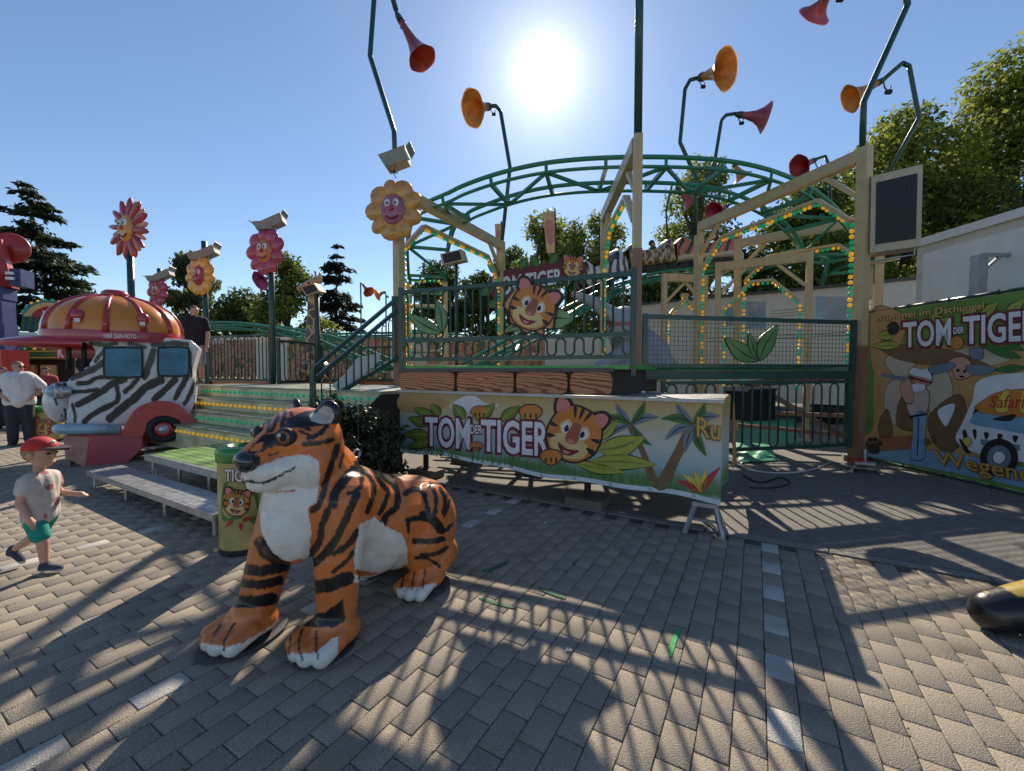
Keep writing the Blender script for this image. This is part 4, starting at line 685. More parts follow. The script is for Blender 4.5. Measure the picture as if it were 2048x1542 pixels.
part(MB().prism([k0 + dB * .12 + Vector((0, 0, 1.2)) + kn * .012, k0 + dB * 5.8 + Vector((0, 0, 1.2)) + kn * .012, k0 + dB * 5.8 + Vector((0, 0, 3.8)) + kn * .012, k0 + dB * .12 + Vector((0, 0, 3.8)) + kn * .012], -kn * .01), 'side_panel', m_white, tw); part(MB().box(k0 + dB * 2.5 - kn * 1.2 + Vector((0, 0, .5)), (3, 1, .8), math.atan2(dB.y, dB.x)), 'chassis', m_black, tw)
sp = thing('steel_post', 'galvanised steel post with a short side bracket above the banner', 'post', PX(1955, 600, 6.6)); p0 = PX(1955, 600, 6.6); part(MB().box(Vector((p0.x, p0.y, 1.72)), (.16, .12, 3.4)), 'shaft', m_galv, sp); part(MB().box(Vector((p0.x + .25, p0.y - .02, 3.42)), (.5, .06, .05)), 'bracket', m_galv, sp); part(MB().bar((p0.x + .08, p0.y - .02, 3.2), (p0.x + .3, p0.y - .02, 3.4), .04, .04), 'bracket_brace', m_galv, sp)
# ================================================================== stairs at left
m_step = M('step_print', (.62, .6, .36), .45, var=.35, scale=2.2, coat=.2, dirt=.2); m_tread = M('tread_plate', (.34, .36, .28), .38, .55, var=.25, scale=3, bump=.5, bscale=45)
st_ = thing('entrance_stairs', 'wide painted entrance stairs with rows of small bulbs on the risers', 'stairs', AB(7.5, -1.2, 0))
lv = [(1.30, -.2), (1.08, -.5), (.86, -.8), (.64, -1.1)]; A0, A1 = 4.32, 10.3
bme = {0: MB().sph((0, 0, 0), .03, 8, 5).mesh('bulb', (0, 0, 0), m_bg, True), 1: MB().sph((0, 0, 0), .03, 8, 5).mesh('bulb', (0, 0, 0), m_by, True)}
for i, (z, b) in enumerate(lv):
    part(MB().prism([AB(A0, b, z - .03), AB(A1, b, z - .03), AB(A1, b + .36 + (.0 if i else 1.6), z - .03), AB(A0, b + .36 + (.0 if i else 1.6), z - .03)], (0, 0, .03)), 'tread', m_tread, st_)
    for j in range(4): a0 = A0 + (A1 - A0) * j / 4; a1 = A0 + (A1 - A0) * (j + 1) / 4 - .006; part(MB().prism([AB(a0, b + .03, z - .215), AB(a1, b + .03, z - .215), AB(a1, b + .03, z - .032), AB(a0, b + .03, z - .032)], VV * .02), 'riser_panel', m_step, st_)
    for k in range(34):
        a = A0 + .12 + k * .16
        if a < A1 - .05: put(bme[i % 2], 'bulb', st_, AB(a, b + .022, z - .12))
part(MB().prism([AB(A0, -1.07, .2), AB(A1, -1.07, .2), AB(A1, -1.07, .42), AB(A0, -1.07, .42)], VV * .02), 'riser_panel', m_step, st_)
for a in (A0, A1): part(MB().prism([AB(a, -1.1, .05), AB(a, .2, .05), AB(a, .2, 1.26), AB(a, -.2, 1.26), AB(a, -1.1, .6)], UU * .03), 'stringer', m_black, st_)  # black side panels stand in for the dark space under the stairs
# green grating landing and the low aluminium step before it
ld = thing('landing', 'green speckled grating landing at the foot of the stairs', 'landing', AB(7.4, -1.8, 0))
m_grate = M('green_grating', (.2, .33, .1), .42, .35, var=.7, scale=2.2, bump=.6, bscale=70)
for j in range(8): b0 = -2.02 + j * .113; part(MB().prism([AB(4.35, b0, .40), AB(7.0, b0, .40), AB(7.0, b0 + .1, .40), AB(4.35, b0 + .1, .40)], (0, 0, .035)), 'grating_plank', m_grate, ld)
part(MB().bar(AB(4.35, -2.05, .39), AB(7.0, -2.05, .39), .04, .09), 'edge_frame', m_galv, ld)
for a in (4.45, 5.3, 6.1, 6.9): part(MB().tube([AB(a, -2.0, 0), AB(a, -2.0, .37)], .022, 8), 'leg', m_galv, ld)
bs_ = thing('step_bench', 'long low aluminium step in front of the green landing', 'step', AB(6.5, -2.5, 0))
for j in range(3): b0 = -2.5 + j * .115; part(MB().prism([AB(4.0, b0, .2), AB(7.5, b0, .2), AB(7.5, b0 + .11, .2), AB(4.0, b0 + .11, .2)], (0, 0, .035)), 'plank', m_galv, bs_)
part(MB().bar(AB(4.0, -2.52, .2), AB(7.5, -2.52, .2), .03, .07), 'front_edge', m_galv, bs_)
for a in (4.1, 5.2, 6.3, 7.4):
    part(MB().tube([AB(a, -2.48, 0), AB(a, -2.48, .2)], .02, 8), 'leg', m_galv, bs_); part(MB().tube([AB(a, -2.2, 0), AB(a, -2.2, .2)], .02, 8), 'leg', m_galv, bs_); part(MB().bar(AB(a, -2.48, .04), AB(a, -2.2, .18), .02, .02), 'stay', m_galv, bs_)
# stair handrail
hr_ = thing('stair_handrail', 'dark green sloping handrail with hooped bars at the right of the stairs', 'handrail', AB(5.42, -.53, 1.08)); h0 = AB(5.42, -.53); h1 = LP + Vector((.0, -.08, 0))
for z0, z1 in ((1.62, 2.94), (1.45, 2.72), (1.02, 1.86)): part(MB().bar(h0 + Vector((0, 0, z0)), h1 + Vector((0, 0, z1)), .06, .06), 'rail', m_dgreen, hr_)
part(MB().box(h0 + Vector((0, 0, 1.3)), (.07, .07, .72)), 'post', m_dgreen, hr_); part(MB().box(h1 + Vector((-.06, -.06, 2.35)), (.06, .06, 1.2)), 'post', m_dgreen, hr_)
for k in range(1, 11):
    f0 = k / 11.5; p = h0.lerp(h1, f0); q = h0.lerp(h1, f0 + .04); zt = 1.45 + 1.27 * f0; zb = 1.02 + .84 * f0; part(MB().tube([p + Vector((0, 0, zb)), p + Vector((0, 0, zt - .1)), p.lerp(q, .5) + Vector((0, 0, zt - .03)), q + Vector((0, 0, zt - .06))], .012, 6), 'bar', m_dgreen, hr_, True)
tp = thing('torn_poster', 'blank white board cable-tied inside the stair handrail', 'board', h0.lerp(h1, .5)); HP = Plane(h0, h1); part(MB().prism([HP(x, y, -.03) for x, y in ((662, 772), (686, 752), (716, 715), (762, 706), (758, 722), (730, 748), (708, 770), (678, 782))], -HP.n * .006), 'panel', m_white, tp); letters(tp, 'red_word', HP, 'TIGER', ((716, 764), (734, 752), (734, 764), (716, 776)), m_rd, -.028, bold=.03)
# ================================================================== left fences
def pole_at(x, Y): return Vector(((x - 1024) / FPX * Y, Y, 0))
q1 = pole_at(547, 9.6); q2 = pole_at(415, 10.7); q3 = pole_at(640, 11.0); q4 = pole_at(720, 11.6); q5 = pole_at(792, 11.2)
def fence(label, A, B_, z0, z1, d=.15): return rail_panel('left_fence', label, A, B_, [z0, z1], [(z0, z1)], d=d)
fence('green hooped fence panel between the yellow and the pink flower poles', q1 + (q2 - q1) * .04, q2 + (q1 - q2) * .03, 1.38, 2.45, .12); fence('green hooped fence panel right of the pink flower pole', q1 + Vector((.1, .05, 0)), q3, 1.35, 2.3); fence('green hooped fence panel behind the giraffe figure', q3 + Vector((.05, .03, 0)), q4, 1.35, 2.2); fence('green hooped fence panel behind the stair handrail', q4 + Vector((.05, 0, 0)), q5, 1.35, 2.25)
ps = thing('platform_wall', 'painted log wall under the left fences', 'wall', (-5, 10, 0))
for A, B_ in ((q2, q1), (q1, q3), (q3, q4), (q4, q5)):
    n = max(2, int((B_ - A).length / .9))
    for i in range(n): a = A.lerp(B_, (i + .02) / n) + Vector((0, .08, 0)); b = A.lerp(B_, (i + .98) / n) + Vector((0, .08, 0)); part(MB().bar(a + Vector((0, 0, 1.2)), b + Vector((0, 0, 1.2)), .08, .28), 'log_block', m_wood, ps)
# ================================================================== flower signs, floodlights
def frame(nrm): n = Vector(nrm).normalized(); x = Vector((0, 0, 1)).cross(n).normalized(); return x, n.cross(x), n
def flower(label, c, h, yaw, pc, fc, npet=9, spiky=False, deep=(.5, .2, .05)):
    n = Vector((math.sin(yaw), -math.cos(yaw), 0)); x, y, n = frame(n); c = Vector(c); t = thing('flower_sign', label, 'flower sign', c - y * h * .5, 'smiling flower signs'); R = Matrix((x, y, n)).transposed(); mp = M('petal_%d_%d' % (int(pc[0] * 99), int(pc[1] * 99)), pc, .35, var=.35, scale=7, coat=.5)
    for k in range(npet):
        a = 2 * math.pi * k / npet + .35; w = h * (.15 if not spiky else .06) * (1 + .2 * math.sin(k * 2.3)); L_ = h * (.17 if not spiky else .24) * (1 + .14 * math.cos(2 * a)); Rk = R @ Matrix.Rotation(a, 3, 'Z'); cc = c + R @ Vector((math.cos(a) * h * .29, math.sin(a) * h * .33, 0)); part(MB().sph(cc, (L_, w, h * .055), 12, 8, Rk), 'petal', mp, t, True)
        if spiky: a2 = a + math.pi / npet; part(MB().sph(c + R @ Vector((math.cos(a2) * h * .26, math.sin(a2) * h * .3, -.03)), (L_ * .9, w, h * .04), 10, 6, R @ Matrix.Rotation(a2, 3, 'Z')), 'petal', M('petal_inner', (.6, .3, .22), .4, var=.3, scale=8), t, True)
    mf = M('flowerface_%d' % int(fc[0] * 99 + fc[2] * 9), fc, .35, var=.25, scale=6, coat=.4); part(MB().sph(c + n * h * .03, (h * .2, h * .24, h * .07), 16, 10, R), 'face', mf, t, True)
    f = lambda u, v, d: c + R @ Vector((u * h, v * h, d * h))
    for s_ in (-1, 1): e = part(MB().sph(f(.07 * s_, .08, .085), (h * .05, h * .065, h * .025), 10, 7, R), 'eye', m_white, t, True); part(MB().sph(f(.065 * s_, .07, .108), (h * .018, h * .024, h * .01), 8, 5, R), 'pupil', m_black, e, True); part(MB().sph(f(.11 * s_, -.03, .07), (h * .05, h * .045, h * .03), 10, 6, R), 'cheek', mf, t, True)
    part(MB().sph(f(0, -.01, .105), (h * .04, h * .04, h * .035), 10, 7, R), 'nose', M('nose_red', (.5, .04, .05), .25, coat=.5), t, True); part(MB().tube([f(u, -.11 - .045 * (1 - (u / .1) ** 2), .085) for u in np.linspace(-.1, .1, 9)], h * .014, 6), 'mouth', m_maroon, t, True); return t
def flood(label, p, yaw, tilt, s=.42, gp='floodlights above the flower signs'):
    t = thing('floodlight', label, 'floodlight', p, gp); R = Matrix.Rotation(yaw, 3, 'Z') @ Matrix.Rotation(tilt, 3, 'Y'); c = Vector(p) + Vector((0, 0, .2)); f = lambda v: c + R @ Vector(v)
    q = MB(); vs = [f((x * s * .5 * (1 if z > 0 else .8), y * s * .42 * (1 if z > 0 else .72), z * s * .2)) for x in (-1, 1) for y in (-1, 1) for z in (-1, 1)]; q.add(vs, [(0, 1, 3, 2), (4, 6, 7, 5), (0, 4, 5, 1), (2, 3, 7, 6), (0, 2, 6, 4), (1, 5, 7, 3)]); part(q, 'housing', m_grey, t); part(MB().box(f((0, 0, s * .203)), (s * .86, s * .7, .012), R=R), 'glass', M('lamp_glass', (.45, .45, .42), .15), t)
    part(MB().prism([f((s * .5, -s * .42, s * .1)), f((s * .72, -s * .38, s * .26)), f((s * .72, s * .38, s * .26)), f((s * .5, s * .42, s * .1))], R @ Vector((0, 0, .015))), 'visor', m_grey, t); part(MB().tube([Vector(p), Vector(p) + Vector((0, 0, .12))], .02, 8), 'bracket', m_galv, t); part(MB().tube([f((-s * .4, s * .2, -s * .16)), Vector(p) + Vector((-.08, 0, .02)), Vector(p) - Vector((0, 0, .1))], .008, 5), 'cable', m_black, t, True)
OR, PKC, YE = (.62, .27, .05), (.42, .035, .085), (.72, .34, .02)
fp = PX(788, 420, 7.5); flower('orange flower sign with a pink smiling face on the left portal post', fp, 1.15, -.15, OR, (.36, .1, .17), 9)
flood('grey floodlight above the orange flower sign, tilted right', PX(793, 345, 7.6), .0, -.35, .5)
def signpole(label, x, Y, ztop, mat=None): b = pole_at(x, Y); solo(MB().tube([b + Vector((0, 0, .9)), b + Vector((0, 0, ztop))], .065, 10), 'sign_pole', mat or m_dgreen, label, 'pole', b + Vector((0, 0, .9)), 'poles of the flower signs', True)
signpole('dark green pole under the pink flower sign', 547, 9.6, 4.9); signpole('dark green pole under the yellow flower sign', 415, 10.7, 4.9); signpole('thin pole under the pinkish flower left of the birch', 325, 13.5, 4.9); signpole('tall dark pole rising behind the cap roof', 268, 9.2, 4.6)
flower('pink flower sign with an orange face facing left', PX(531, 503, 9.5), 1.12, -.25, PKC, (.55, .17, .05), 9); flower('yellow flower sign with a red face seen obliquely', PX(400, 552, 10.6), 1.05, -.3, YE, (.36, .03, .06), 11); flower('small crimson flower sign far left of the yellow one', PX(315, 583, 13.4), 1.0, -.3, PKC, (.5, .12, .06), 9); flower('spiky pink rayed flower sign on the tallest pole', PX(257, 458, 9.15), 1.25, -.35, (.4, .05, .06), (.6, .3, .04), 12, True)
for nm, x, y, Y in (('pink', 545, 455, 9.6), ('yellow', 412, 515, 10.7), ('crimson', 325, 557, 13.4)):
    flood('floodlight over the %s flower sign turned up to the right' % nm, PX(x + 6, y, Y) - Vector((0, 0, .1)), .2, -.5, .45); flood('floodlight over the %s flower sign turned down to the left' % nm, PX(x - 14, y + 6, Y - .05) - Vector((0, 0, .12)), math.pi + .2, .1, .4)
# ================================================================== horn lamps on bent poles
def horn(label, pole, Yp, p0, p1, col, col2, rm, dy=0.0, r=.032):
    P = [PX(x, y, Yp) for x, y in pole]; t = thing('horn_lamp', label, 'horn lamp', P[0], 'trumpet flower lamps'); pth = [Vector(p) for p in cr([tuple(p) for p in P], 1)] if len(P) < 3 else [P[0]] + [q for i in range(1, len(P) - 1) for q in (P[i].lerp(P[i - 1], .06), P[i], P[i].lerp(P[i + 1], .06))] + [P[-1]]
    part(MB().tube(pth, r, 8), 'bent_pole', m_dgreen, t, True); a = PX(*p0, Yp); b = PX(p1[0], p1[1], Yp + dy); ax = b - a; L_ = ax.length; mo = M('horn_%d_%d' % (int(col[0] * 99), int(col[1] * 99)), col, .35, var=.4, scale=4, coat=.4, trans=.25); mi = M('hornin_%d_%d' % (int(col2[0] * 99), int(col2[1] * 99)), col2, .4, var=.4, scale=5, trans=.25)
    pr = [(.06, 0), (.08, .15), (.1, .35), (.15, .6), (.24, .8), (.36, .94), (.42, 1.0)]; sc = rm / .42; n = 24; prof = [(q * sc, h * L_) for q, h in pr]; q = MB(); q.lathe(prof, a, ax, n); k = len(q.v)
    for j in range(n): f = 1 + .03 * math.cos(j * 2 * math.pi / n * 6); i = k - n + j; v = Vector(q.v[i]); q.v[i] = tuple(b + (v - b) * f)
    part(q, 'bell', mo, t, True); q2 = MB(); q2.lathe([(x * .93, h * .985 + .01 * L_) for x, h in prof], a, ax, n); part(q2, 'bell_lining', mi, t, True); part(MB().lathe([(.0, -.06), (.05 * sc, -.05), (.085 * sc, .02), (.1 * sc, .16 * L_), (.07 * sc, .12 * L_)], a, ax, 10), 'calyx', m_dgreen, t, True)
    part(MB().tube([a, a + Vector((.03, 0, -.12)), a + Vector((.1, 0, -.2)), a + Vector((.14, 0, -.1))], .012, 5), 'cable', m_black, t, True); part(MB().box(a + Vector((.1, 0, -.2)), (.1, .05, .06)), 'plug', m_black, t); return t
RD, RDI, OG, OGI = (.42, .07, .075), (.5, .1, .06), (.6, .27, .05), (.62, .25, .04)
horn('red horn lamp hanging from the pole over the orange flower', [(791, 345), (788, 262), (740, 112), (748, 0), (755, -60), (775, -40), (792, 20)], 7.7, (795, 30), (845, 118), RD, RDI, .26, -.1, .045)
horn('orange horn lamp facing left beside the sun', [(1003, 490), (1020, 335), (1001, 222), (992, 212), (980, 212)], 11.1, (980, 213), (945, 217), OG, OGI, .44, -.35, .05)
horn('large orange horn lamp turned up to the right of the sun', [(1392, 470), (1390, 350), (1360, 285), (1370, 178), (1380, 160), (1398, 155)], 10, (1398, 156), (1452, 138), OG, OGI, .43, -.55, .045)
horn('pink horn lamp pointing right under the large orange one', [(1405, 380), (1430, 320), (1443, 240), (1452, 230), (1472, 227)], 10, (1475, 229), (1532, 235), (.4, .08, .11), (.45, .12, .1), .34, -.12, .04)
horn('pink horn lamp cut off by the top edge of the picture', [(1725, 298), (1727, 205), (1815, 10), (1800, -60), (1720, -60), (1672, -30)], 6.7, (1668, -28), (1628, 32), (.42, .07, .1), (.4, .05, .07), .26, .35, .045)
horn('orange horn lamp in front of the bent pole at right', [(1778, 345), (1838, 236), (1818, 132), (1805, 126), (1768, 158)], 7.3, (1766, 160), (1700, 198), OG, OGI, .24, .12, .035)
horn('red horn lamp just above the widest portal beam', [(1662, 420), (1658, 330), (1650, 312), (1632, 318)], 9.2, (1630, 320), (1598, 334), RD, (.3, .02, .03), .26, -.05, .03)
horn('small yellow horn lamp behind the top of the arched track', [(1440, 400), (1436, 330), (1446, 318), (1465, 324)], 12, (1468, 328), (1486, 356), OG, OGI, .28, 0, .03)
horn('pink horn lamp hanging under the arched track', [(1470, 440), (1476, 412), (1468, 406), (1456, 410)], 12, (1455, 412), (1428, 424), (.4, .06, .12), (.3, .03, .07), .28, -.2, .03)
horn('red horn lamp half hidden by the green truss', [(1335, 480), (1332, 420), (1345, 366), (1352, 370)], 13, (1354, 376), (1384, 408), RD, RDI, .3, 0, .03)
horn('small red horn lamp far behind the stair handrail', [(722, 680), (722, 600), (721, 566), (726, 568)], 17, (726, 570), (738, 584), RD, RDI, .24, -.2, .03); horn('small orange horn lamp far behind the stair handrail', [(772, 700), (772, 590), (770, 584)], 17, (770, 584), (754, 590), OG, OGI, .24, -.2, .03); horn('small purple horn lamp below the pink flower sign', [(548, 620), (545, 560), (540, 552), (534, 556)], 13, (533, 557), (520, 562), (.2, .03, .12), (.25, .04, .15), .3, -.2, .025)
# ================================================================== loudspeakers and monitors
def speaker(label, plane, quad, depth, base, gp, grille=True, off=0.0):
    t = thing('loudspeaker', label, 'loudspeaker', base, gp); P = [plane(x, y, off) for x, y in quad]; c = sum(P, Vector()) / 4; part(MB().prism(P, -plane.n * depth), 'cabinet', M('speaker_beige', (.5, .4, .27), .5, dirt=.15), t)
    Q = [c + (p - c) * .8 for p in P]; Q = [q + plane.n * .004 for q in Q]; g_ = part(MB().prism(Q, plane.n * .006), 'grille', M('grille_black', (.018, .018, .022), .6), t)
    if grille:
        for i in range(1, 16): f0 = i / 16; part(MB().bar(Q[0].lerp(Q[1], f0) + plane.n * .008, Q[3].lerp(Q[2], f0) + plane.n * .008, .008, .006), 'grille_rib', M('rib_dark', (.03, .03, .038), .5), g_)
    return t, P
SPL = Plane(PX(1742, 400, 6.55), PX(1846, 400, 6.25)); t_, P_ = speaker('large beige loudspeaker with black grille beside the right portal', SPL, [(1743, 352), (1846, 328), (1842, 492), (1740, 506)], .34, PX(1790, 505, 6.4), 'loudspeakers')
part(MB().tube([P_[3] + Vector((0, .1, 0)), P_[3] + Vector((0, .1, -.12)), P_[2] + Vector((0, .1, -.1)), P_[2] + Vector((.02, .1, .6))], .014, 6), 'yoke', m_galv, t_, True); part(MB().bar(PX(1728, 528, 6.7), PX(1800, 516, 6.45), .05, .06), 'support_arm', m_cream, t_); part(MB().box(PX(1735, 560, 6.75), (.1, .1, .6)), 'support_post', m_cream, t_)
MP2 = Plane(PX(880, 510, 9.2), PX(930, 510, 9.0)); speaker('small beige monitor speaker on a pole under the arched track', MP2, [(880, 508), (922, 498), (929, 520), (885, 530)], .2, PX(905, 530, 9.1), 'loudspeakers', False)
solo(MB().tube([pole_at(913, 9.2) + Vector((0, 0, 1.6)), PX(913, 528, 9.2)], .035, 8), 'speaker_pole', m_dgreen, 'green pole under the small monitor speaker', 'pole', pole_at(913, 9.2) + Vector((0, 0, 1.6)), smooth=True)
MP3 = Plane(PX(605, 575, 10.4), PX(640, 575, 10.2)); speaker('small beige monitor speaker in front of the giraffe figure', MP3, [(600, 574), (628, 566), (640, 582), (612, 592)], .2, PX(620, 592, 10.4), 'loudspeakers', False)
solo(MB().tube([pole_at(634, 10.4) + Vector((0, 0, 1.3)), PX(634, 582, 10.4)], .06, 8), 'speaker_pole', m_dgreen, 'thick green pole in front of the giraffe figure', 'pole', pole_at(634, 10.4) + Vector((0, 0, 1.3)), smooth=True)
# ================================================================== flags, sign board and painted backdrop
def flag(label, pts, Y): pl = Plane(PX(pts[0][0], 500, Y), PX(pts[1][0], 500, Y + .15)); t = thing('flag', label, 'flag', PX(pts[3][0], pts[3][1] + 60, Y)); part(MB().prism([pl(x, y) for x, y in pts], -pl.n * .01), 'cloth', M('flag_cloth', (.55, .42, .26), .6, var=.3, scale=3, trans=.4), t); x = (pts[1][0] + pts[2][0]) / 2; part(MB().tube([pl(x, pts[1][1] - 4, -.02), pl(x, 600, -.02)], .025, 6), 'flag_pole', m_dgreen, t, True); decal(t, 'flag_print', pl, [[(p[0] * .6 + pts[0][0] * .2 + pts[2][0] * .2, p[1] * .5 + (pts[0][1] + pts[2][1]) * .25) for p in pts]], m_pk, .004)
flag('upright beige flag banner in front of the trees', [(1086, 424), (1109, 422), (1111, 505), (1094, 507)], 12.5); flag('narrow beige flag behind the back post of the flower portal', [(990, 448), (1002, 447), (1003, 520), (994, 522)], 12.6)
SBP = Plane(PX(980, 560, 11), PX(1160, 560, 11.3)); sb = thing('title_sign', 'ride title board with white letters and leaves behind the railing', 'sign', SBP(1060, 640)); board(sb, 'backing', SBP, [(982, 556), (1010, 540), (1060, 532), (1108, 522), (1140, 512), (1165, 520), (1168, 548), (1120, 566), (1060, 578), (1000, 598), (984, 590)], m_maroon, 0, .04)
letters(sb, 'title_letters', SBP, 'TOM TIGER', ((985, 556), (1124, 536), (1124, 566), (985, 596)), m_wh, .006, bold=.03); leafset(sb, SBP, [(1000, 545, 975, 528, 8), (1040, 538, 1055, 515, 8), (1075, 533, 1062, 510, 8), (1100, 528, 1115, 506, 8), (985, 575, 960, 590, 9), (1000, 600, 975, 615, 8)], .01, m_lf3, m_lf); face(sb, SBP, 1145, 533, 20, .1, .02)
BDP = Plane((-13.5, 16.2), (2.4, 13.2)); bd = thing('painted_backdrop', 'painted jungle backdrop wall behind the fences', 'backdrop', (-4, 14.5, 0)); m_jun = M('jungle_print', (.3, .16, .07), .5)
def jung(m):
    N = m.node_tree.nodes; L = m.node_tree.links; t = N.new('ShaderNodeTexCoord'); n_ = N.new('ShaderNodeTexNoise'); n_.inputs['Scale'].default_value = 1.6; n_.inputs['Detail'].default_value = 4; n_.inputs['Distortion'].default_value = 2.5; L.new(t.outputs['Object'], n_.inputs[0]); r = N.new('ShaderNodeValToRGB'); e = r.color_ramp.elements; r.color_ramp.interpolation = 'CONSTANT'; e[0].color = (.05, .12, .03, 1); e[1].position = .7; e[1].color = (.2, .22, .07, 1)
    for p_, c_ in ((.4, (.4, .14, .07, 1)), (.47, (.5, .3, .16, 1)), (.53, (.3, .1, .05, 1)), (.58, (.52, .36, .22, 1)), (.63, (.42, .2, .2, 1))): e.new(p_).color = c_
    L.new(n_.outputs[0], r.inputs[0]); L.new(r.outputs[0], N['Principled BSDF'].inputs['Base Color'])
jung(m_jun); n = 12
for i in range(n): a = Vector((-13.5, 16.2, 0)).lerp(Vector((2.4, 13.2, 0)), i / n); b = Vector((-13.5, 16.2, 0)).lerp(Vector((2.4, 13.2, 0)), (i + .985) / n); part(MB().prism([a + Vector((0, 0, .6)), b + Vector((0, 0, .6)), b + Vector((0, 0, 2.75 - .12 * (i % 2))), a + Vector((0, 0, 2.75 - .12 * (i % 2)))], -BDP.n * .05), 'panel', m_jun if i % 4 != 3 else m_trail, bd)
tl = thing('store_trailer', 'low white store trailer behind the left fence', 'trailer', (-9.5, 17, 0)); part(MB().box((-8.6, 17.8, 1.75), (7.5, 2.3, 2.3), -.12), 'box', m_trail, tl); part(MB().box((-8.6, 17.8, 2.93), (7.6, 2.4, .06), -.12), 'roof', m_white, tl); part(MB().box((-8.6, 17.8, .4), (5, 1.2, .5), -.12), 'chassis', m_black, tl)
t2 = thing('store_trailer', 'white flat-roofed trailer seen through the front railing', 'trailer', (1.5, 17, 0)); part(MB().box((1.0, 17.6, 1.7), (9, 2.3, 2.4), -.1), 'box', m_trail, t2); part(MB().box((1.0, 17.6, 2.95), (9.1, 2.4, .06), -.1), 'roof', m_white, t2); part(MB().box((1, 17.6, .3), (6, 1.2, .5), -.1), 'chassis', m_black, t2)
# ================================================================== the tiger statue
TO = Vector((-1.15, 2.70, 0))
def TL(l, s, z): return TO - VV * l + UU * s + Vector((0, 0, z))
tb = MB()
def tc_(p, q, r0, r1): caps(tb, TL(*p), TL(*q), r0, r1, 18)
def te(c, r, pitch=0.0, yaw=0.0, roll=0.0):
    Rw = Matrix((-VV, UU, Vector((0, 0, 1)))).transposed(); tb.sph(TL(*c), r, 20, 14, Rw @ Matrix.Rotation(yaw, 3, 'Z') @ Matrix.Rotation(pitch, 3, 'Y') @ Matrix.Rotation(roll, 3, 'X'))
te((.16, 0, .82), (.29, .27, .36), -.35); tc_((.20, 0, 1.08), (.12, 0, .86), .21, .28); tc_((.12, 0, .78), (-.3, 0, .56), .29, .30); tc_((-.3, 0, .53), (-.68, 0, .43), .33, .335); te((.30, 0, .68), (.19, .2, .22))
te((-.80, 0, .38), (.25, .28, .34)); te((-.28, 0, .42), (.34, .27, .27)); te((-.5, 0, .36), (.3, .28, .25))
for sg in (1, -1):                                                   # hind legs
    te((-.66, .2 * sg, .42), (.27, .17, .32), .25); te((-.56, .25 * sg, .30), (.2, .14, .2)); tc_((-.72, .26 * sg, .2), (-.5, .28 * sg, .1), .14, .105); te((-.54, .285 * sg, .085), (.15, .13, .085))
    for k in (-1.5, -.5, .5, 1.5): tc_((-.45, .285 * sg + k * .06, .075), (-.36 + .03 * (abs(k) < 1), .285 * sg + k * .068, .05), .046, .044)
for sg, dl in ((1, 0.0), (-1, .2)):                                  # front legs
    tc_((.1 + dl * .35, .17 * sg, .80), (.17 + dl * .6, .23 * sg, .50), .2, .135); tc_((.17 + dl * .6, .23 * sg, .5), (.2 + dl * .9, .255 * sg, .17), .135, .112); te((.22 + dl, .255 * sg, .09), (.15, .15, .09)); te((.22 + dl, .255 * sg, .13), (.12, .125, .11))
    for k in (-1.5, -.5, .5, 1.5): tc_((.27 + dl, .255 * sg + k * .072, .09), (.385 + dl + .035 * (abs(k) < 1), .255 * sg + k * .08, .06), .056, .054)
te((.235, 0, 1.185), (.225, .24, .198)); te((.20, 0, 1.13), (.2, .23, .17)); tc_((.32, 0, 1.245), (.53, 0, 1.135), .105, .062); te((.42, 0, 1.055), (.155, .125, .1), .12); te((.44, 0, .985), (.115, .1, .06), .1); te((.36, .08, 1.05), (.13, .1, .1)); te((.36, -.08, 1.05), (.13, .1, .1)); te((.545, 0, 1.115), (.045, .062, .05), .4)
for sg in (1, -1): te((.27, .15 * sg, 1.06), (.14, .115, .145)); te((.375, .1 * sg, 1.275), (.05, .06, .03), .5); te((.17, .165 * sg, 1.345), (.035, .085, .085), 0, .25 * sg, -.35 * sg)
tme, TV, TN = fused(tb, .0088, 6)
